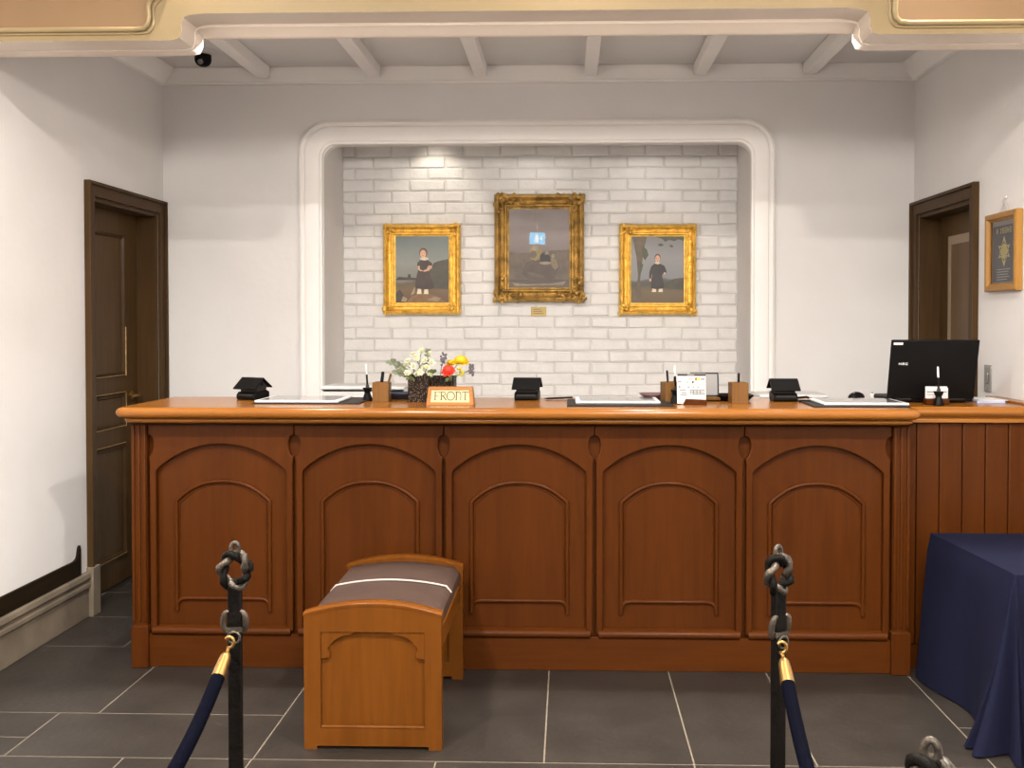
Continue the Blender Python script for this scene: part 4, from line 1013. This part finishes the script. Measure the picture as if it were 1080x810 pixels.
b = MB(); b.box(-.060, .060, -.005, .005, .018, .122); b.xf(R_); o_ = obj('body', b, 'charcoal', dp, bevel=.003)
b = MB(); b.box(-.053, .053, -.0062, -.0048, .025, .114); b.xf(R_); obj('screen', b, 'grey', dp)
b = MB(); b.box(-.062, .062, -.020, .032, 0, .008); b.box(-.062, .062, -.020, -.012, 0, .020); obj('foot', b, 'wood_light', dp, bevel=.002)
b = MB(); b.prism([(.0, .004), (.032, .004), (.025, .09), (.02, .09)], -.01, .01, 'YZ'); obj('rear_prop', b, 'charcoal', dp)

# FRONT sign
fs = thing('front_desk_sign', 'small wooden sign with cream plate lettered FRONT before the vases', 'sign', (-.478, 4.02, CT), -.03)
th = math.radians(14)
def fsm(u, v, d=0): return (u, -.024+math.sin(th)*v+d*math.cos(th), math.cos(th)*v+.0+d*-math.sin(th)*-1*0)
b = MB()
fw0, fw1, fh = .097, .090, .074
rows = [[(-fw0, -.026, 0), (fw0, -.026, 0), (fw1, -.026+math.sin(th)*fh, math.cos(th)*fh), (-fw1, -.026+math.sin(th)*fh, math.cos(th)*fh)],
        [(-fw0, .030, 0), (fw0, .030, 0), (fw1, .010, math.cos(th)*fh), (-fw1, .010, math.cos(th)*fh)]]
b.loft(rows, True); b.sheet(rows[1]); b.sheet(rows[0])
obj('block', b, 'wood_sign', fs, bevel=.0015)
b = MB()
for (x0, x1, v0, v1) in ((-.0955, .0955, 0, .011), (-.089, .089, .0625, .0735)):
    b.add([(x0, fsm(0, v0)[1]-.003, fsm(0, v0)[2]), (x1, fsm(0, v0)[1]-.003, fsm(0, v0)[2]), (x1*.985, fsm(0, v1)[1]-.003, fsm(0, v1)[2]), (x0*.985, fsm(0, v1)[1]-.003, fsm(0, v1)[2]),
           (x0, fsm(0, v0)[1]-.011, fsm(0, v0)[2]), (x1, fsm(0, v0)[1]-.011, fsm(0, v0)[2]), (x1*.985, fsm(0, v1)[1]-.011, fsm(0, v1)[2]), (x0*.985, fsm(0, v1)[1]-.011, fsm(0, v1)[2])],
          [(0, 1, 2, 3), (4, 5, 6, 7), (0, 1, 5, 4), (1, 2, 6, 5), (2, 3, 7, 6), (3, 0, 4, 7)])
for s in (-1, 1):
    q = [(s*.0955, 0), (s*.080, .0), (s*.076, .0735), (s*.089, .0735)]
    b.add([(u, fsm(0, v)[1]-.003, fsm(0, v)[2]) for u, v in q]+[(u, fsm(0, v)[1]-.0105, fsm(0, v)[2]) for u, v in q], [(0, 1, 2, 3), (4, 5, 6, 7), (0, 1, 5, 4), (1, 2, 6, 5), (2, 3, 7, 6), (3, 0, 4, 7)])
obj('border', b, 'wood_sign', fs, bevel=.001)
b = MB(); b.add([(u, fsm(0, v)[1]-.0042, fsm(0, v)[2]) for u, v in ((-.082, .009), (.082, .009), (.079, .064), (-.079, .064))], [(0, 1, 2, 3)])
plate = obj('plate', b, 'cream_plate', fs)
b = MB(); lf_ = lambda u, v: (u, fsm(0, v)[1]-.0052, fsm(0, v)[2])
def ell(cx, cz, rx, rz, a0=0, a1=2*PI, n=16): return [(cx+rx*math.cos(a0+(a1-a0)*j/n), cz+rz*math.sin(a0+(a1-a0)*j/n)) for j in range(n+1)]
z0, z1, zm = .020, .053, .037; tk = .0052; tn = .0027
b.ribbon([(-.061, z0), (-.061, z1)], tk, lf_); b.ribbon([(-.066, z1), (-.044, z1), (-.043, z1-.004)], tn, lf_); b.ribbon([(-.061, zm), (-.047, zm)], tn, lf_); b.ribbon([(-.065, z0), (-.057, z0)], tn, lf_)   # F
b.ribbon([(-.036, z0), (-.036, z1)], tk, lf_); b.ribbon([(-.040, z1), (-.036, z1)]+ell(-.030, .0455, .011, .0078, PI/2, -PI/2)+[(-.036, zm)], tn*1.3, lf_); b.ribbon([(-.030, zm), (-.016, z0)], tk, lf_); b.ribbon([(-.040, z0), (-.032, z0)], tn, lf_)  # R
b.ribbon(ell(.002, (z0+z1)/2, .0155, .0172), tk*.85, lf_)   # O
b.ribbon([(.025, z0), (.025, z1)], tk, lf_); b.ribbon([(.021, z1), (.034, z1), (.041, z1-.003), (.043, z1-.010), (.043, z0)], tk*.8, lf_); b.ribbon([(.021, z0), (.029, z0)], tn, lf_)   # N, rounded capital form
b.ribbon([(.049, z1-.004), (.049, z1), (.074, z1), (.074, z1-.004)], tn*1.2, lf_); b.ribbon([(.0615, z0), (.0615, z1)], tk, lf_); b.ribbon([(.0575, z0), (.0655, z0)], tn, lf_)   # T
obj('lettering', b, 'ink', plate, flat=True)

# vases and flowers
def vase(loc, a, h, label):
    t = thing('flower_vase', label, 'vase', loc, 0, 'dark speckled square vases')
    b = MB(); rows = []
    for k_, z in ((1, 0), (1, h), (.9, h), (.88, h-.03)): rows.append([(-a*k_, -a*k_, z), (a*k_, -a*k_, z), (a*k_, a*k_, z), (-a*k_, a*k_, z)])
    b.loft(rows, True); b.sheet(rows[0]); obj('body', b, 'speckle', t, bevel=.0025)
    s = MB(); s.box(-a*.86, a*.86, -a*.86, a*.86, h-.034, h-.028); obj('floral_foam', s, 'leaf', t)
    return t
VA = (-.628, 4.172, CT); VB = (-.546, 4.285, CT)
vase(VA, .0435, .114, 'dark speckled square vase holding the white flowers')
vase(VB, .055, .100, 'dark speckled square vase behind the FRONT sign, holding red and yellow flowers')
rf = random.Random(11)
def petals(mb, c, R_, n, rings, tilt0, mi=0, wide=.5):
    c = Vector(c)
    for k_ in range(rings):
        f_ = 1-k_/rings*.65
        for j in range(n):
            q = 2*PI*(j+.5*(k_ % 2))/n+rf.uniform(-.1, .1); el = tilt0+k_*(1.2/rings)
            d = Vector((math.cos(q)*math.cos(el), math.sin(q)*math.cos(el), math.sin(el))); s = Vector((-math.sin(q), math.cos(q), 0)); up = d.cross(s)
            r_ = R_*f_*rf.uniform(.9, 1.1); wv = r_*wide
            mb.add([c, c+d*r_*.55+s*wv*.8+up*r_*.06, c+d*r_*.98+s*wv*.45, c+d*r_+up*-r_*.10, c+d*r_*.98-s*wv*.45, c+d*r_*.55-s*wv*.8+up*r_*.06, c+d*r_*.6-up*r_*.14], [(0, 6, 1), (1, 6, 2), (2, 6, 3), (3, 6, 4), (4, 6, 5), (5, 6, 0)], mi)
def flower(name, label, foot, tip, kind, group=None, cat='flower', R_=.018):
    t = thing(name, label, cat, foot, 0, group); f0 = Vector(foot); v = Vector(tip)-f0
    st_ = MB(); st_.tube([(0, 0, 0), (v.x*.35, v.y*.35, v.z*.55), tuple(v)], .0018, 6); obj('stem', st_, 'leaf', t)
    p = MB()
    if kind == 'white':
        tocam = Matrix.Rotation(rf.uniform(.5, 1.3), 3, 'X') @ Matrix.Rotation(rf.uniform(-.5, .5), 3, 'Y')
        petals(p, (0, 0, 0), R_, 6, 2, .15, 0, .55); p.v = [tocam @ q for q in p.v]; p.shift(v); mats = ['petal_white']
        p.ball(tuple(v+Vector((0, -.002, .002))), .0032, n=6, mi=1); mats.append('petal_lime')
    elif kind == 'red':
        p.ball(tuple(v), R_*.78, n=10); 
        tocam = Matrix.Rotation(.8, 3, 'X'); q0 = MB(); petals(q0, (0, 0, 0), R_*1.1, 9, 5, -.25, 0, .45); q0.v = [tocam @ q for q in q0.v]; q0.shift(v); p.add(q0.v, q0.f); mats = ['petal_red']
    elif kind == 'yellow':
        p.ball(tuple(v), R_*.8, R_*.75, R_*.6, n=10)
        tocam = Matrix.Rotation(.35, 3, 'X'); q0 = MB(); petals(q0, (0, 0, -.004), R_*1.15, 10, 5, -.15, 0, .5); q0.v = [tocam @ q for q in q0.v]; q0.shift(v); p.add(q0.v, q0.f); mats = ['petal_yellow']
    elif kind == 'lime':
        for j in range(14): p.ball(tuple(v+Vector((rf.uniform(-1, 1), rf.uniform(-1, 1), rf.uniform(-1, 1)))*R_*.7), R_*.28, n=6)
        mats = ['petal_lime']
    elif kind == 'purple':
        for j in range(22): p.ball(tuple(v+Vector((rf.uniform(-.5, .5)*R_, rf.uniform(-.5, .5)*R_, rf.uniform(-1.2, 1)*R_))), R_*.24, n=6)
        mats = ['petal_purple']
    obj('blossom', p, mats, t, angle=1.2)
    return t
za = CT+.082
whites = [(-.700, 4.135, 1.196), (-.672, 4.125, 1.176), (-.648, 4.115, 1.205), (-.618, 4.120, 1.180), (-.590, 4.125, 1.200), (-.678, 4.165, 1.226), (-.640, 4.155, 1.238), (-.604, 4.150, 1.228), (-.575, 4.160, 1.218), (-.622, 4.185, 1.268), (-.722, 4.160, 1.178), (-.660, 4.195, 1.252), (-.592, 4.195, 1.250), (-.690, 4.190, 1.205), (-.632, 4.135, 1.172), (-.610, 4.165, 1.196), (-.578, 4.120, 1.172)]
for j, (x, y, z) in enumerate(whites):
    flower('white_blossom', 'small white six-petalled blossom in the left speckled vase', (VA[0]+rf.uniform(-.028, .028), VA[1]+rf.uniform(-.028, .028), za), (x, y, z), 'white', 'white blossoms in the left vase', R_=.0155)
zb = CT+.069
flower('red_carnation', 'red-orange carnation at the front of the right vase', (-.530, 4.262, zb), (-.510, 4.195, 1.186), 'red', R_=.028)
flower('yellow_flower', 'large yellow flower at the top right of the arrangement', (-.518, 4.285, zb), (-.465, 4.262, 1.226), 'yellow', R_=.033)
flower('yellow_flower', 'smaller yellow flower half hidden behind the red carnation', (-.545, 4.290, zb), (-.515, 4.315, 1.214), 'yellow', R_=.019)
flower('lime_flower', 'yellow-green cluster flower below the large yellow flower', (-.512, 4.262, zb), (-.458, 4.195, 1.178), 'lime', R_=.022)
flower('purple_sprig', 'grey-purple flower spike between white and yellow flowers', (-.560, 4.305, zb), (-.540, 4.27, 1.232), 'purple', R_=.024)
flower('purple_sprig', 'grey-purple flower spike at far right of the arrangement', (-.512, 4.305, zb), (-.414, 4.232, 1.186), 'purple', R_=.022)
def sprig(label, foot, tip, n=9, mat='leaf_grey', R_=.012):
    t = thing('eucalyptus_sprig', label, 'foliage', foot, 0); v = Vector(tip)-Vector(foot)
    path = [Vector((v.x*u, v.y*u, v.z*(1-(1-u)**1.6))) for u in [j/10 for j in range(11)]]
    s = MB(); s.tube(path, .0015, 6); obj('stem', s, 'leaf', t)
    l = MB()
    for j in range(n):
        u = .35+.65*j/(n-1); i = min(9, int(u*10)); p = path[i].lerp(path[i+1], u*10-i)
        for sd in (-1, 1):
            d = Vector((sd*rf.uniform(.3, .9), -.5, rf.uniform(-.4, .7))).normalized(); e = d.cross(Vector((0, 1, .2))).normalized(); c = p+d*R_
            ov = [c+d*R_*.9*math.cos(2*PI*k_/10)+e*R_*.7*math.sin(2*PI*k_/10) for k_ in range(10)]
            l.add(ov, [tuple(range(10))])
    obj('leaves', l, mat, t)
sprig('eucalyptus sprig reaching left out of the white flowers', (-.655, 4.15, za), (-.742, 4.12, 1.224))
sprig('lower eucalyptus sprig under the white flowers at left', (-.655, 4.17, za), (-.715, 4.11, 1.182), 6)
sprig('tall leafy sprig rising behind the white flowers', (-.610, 4.19, za), (-.590, 4.17, 1.275), 6, 'leaf_grey', .008)
sprig('dark green sprig between the white and red flowers', (-.605, 4.155, za), (-.560, 4.115, 1.180), 6, 'leaf', .011)

sprig('dark leafy sprig low among the white blossoms', (-.640, 4.165, za), (-.660, 4.100, 1.158), 4, 'leaf', .009)
sprig('leafy sprig between the yellow flower and the vase rim', (-.515, 4.245, zb), (-.505, 4.185, 1.150), 4, 'leaf', .010)
# laptop, mouse, card holder, papers
lt = thing('laptop', 'black open laptop seen from behind on the right of the counter', 'laptop', (1.497, 4.17, CT), 0)
b = MB(); b.box(-.176, .176, .0, .235, .004, .020); obj('keyboard_base', b, 'black', lt, bevel=.003)
b = MB()
for x in (-.15, .15): b.lathe([(.008, 0), (.008, .004)], (x, .03, 0), 12); b.lathe([(.008, 0), (.008, .004)], (x, .21, 0), 12)
obj('rubber_feet', b, 'charcoal', lt)
b = MB(); b.box(-.155, .155, .03, .13, .020, .022); obj('keys', b, 'charcoal', lt)
TLT = .235; hgt = .252
Rl = Matrix.Translation((0, -.002, .016)) @ Matrix.Rotation(TLT, 4, 'X')
b = MB(); b.box(-.178, .178, -.006, .006, 0, hgt); b.xf(Rl); lid = obj('lid', b, 'black', lt, bevel=.004, segs=3)
b = MB(); b.box(-.168, .168, .006, .0066, .014, hgt-.010); b.xf(Rl); obj('screen', b, 'screen', lid)
b = MB(); nf = lambda u, v: tuple(Rl @ Vector((u, -.0066, v)))
def L3(x, s_, strokes, wd_): 
    for st2 in strokes: b.ribbon([(x+p[0]*s_, .148+p[1]*s_) for p in st2], wd_, nf, 0)
s3 = .0115
L3(-.142, s3, [[(0, 0), (.1, .62), (.75, .0), (.85, .62)]], .0024)
L3(-.129, s3, [[(.85, .62), (.2, .62), (.1, 0), (.75, 0)], [(.15, .31), (.75, .31)]], .0022)
L3(-.116, s3, [[(.85, .62), (.25, .62), (.1, .5), (.05, .12), (.15, 0), (.8, 0)]], .0022)
o_ = obj('logo', b, 'ink_light', lid, flat=True); o_['label'] = 'small grey letters NEC'
b = MB(); b.box(-.170, -.132, -.0068, -.006, hgt-.020, hgt-.010); b.xf(Rl); o_ = obj('asset_sticker', b, 'paper', lid); o_['label'] = 'white sticker in upper corner'
b = MB(); b.tube([(-.14, 0, .016), (-.08, 0, .016)], .008, 10); b.tube([(.08, 0, .016), (.14, 0, .016)], .008, 10); obj('hinge', b, 'charcoal', lt)
ch_ = thing('card_holder', 'small wooden holder with white cards before the black laptop', 'card holder', (1.492, 4.080, CT))
b = MB(); b.box(-.046, .046, -.018, .022, 0, .024); obj('foot', b, 'wood', ch_, bevel=.002)
b = MB(); b.xf; b.box(-.045, .045, -.002, .0, .02, .066); b.box(-.044, .044, .004, .006, .02, .072); obj('cards', b, 'paper', ch_)
b = MB(); b.box(-.040, -.010, -.0026, -.002, .048, .053); b.box(.012, .040, -.0026, -.002, .048, .053); b.box(-.040, .030, -.0026, -.002, .038, .0405); obj('print', b, 'inkgrey', ch_)
ms = thing('computer_mouse', 'black computer mouse left of the laptop', 'mouse', (1.245, 4.345, CT), .9)
b = MB(); b.ball((0, 0, .006), .052, .031, .026, 14)
b.v = [Vector((p.x, p.y, max(p.z, 0))) for p in b.v]; obj('body', b, 'black', ms, angle=1.2)
b = MB(); b.lathe([(.006, -.003), (.007, 0), (.006, .003)], n=10); b.xf(Matrix.Rotation(PI/2, 4, 'X')); b.shift((-.025, 0, .026)); obj('scroll_wheel', b, 'grey', ms)
b = MB(); b.lathe([(.010, 0), (.012, .006), (.012, .018), (.007, .024)], n=14)
us = thing('stopper', 'small white rounded object right of the black mouse', 'stopper', (1.318, 4.36, CT)); obj('body', b, 'white', us)
b = MB(); b.lathe([(.004, .024), (.005, .028)], n=10); obj('tip', b, 'grey', us)
for j, (dx, rz, mt, lb) in enumerate(((0, -.1, 'bluepaper', 'bluish paper stack lying right of the laptop'), (.004, .04, 'paper', 'white sheet on top of the bluish papers right of the laptop'))):
    t = MB(); t.box(-.055, .055, -.085, .085, 0, .009 if j == 0 else .003)
    o_ = obj('paper_stack' if j == 0 else 'paper_sheet', t, mt, None, loc=(1.758+dx, 4.255, CT-.0018+(.0 if j == 0 else .0092)), bevel=.0006); o_.rotation_euler = (0, 0, rz)
    tag(o_, lb, 'paper')
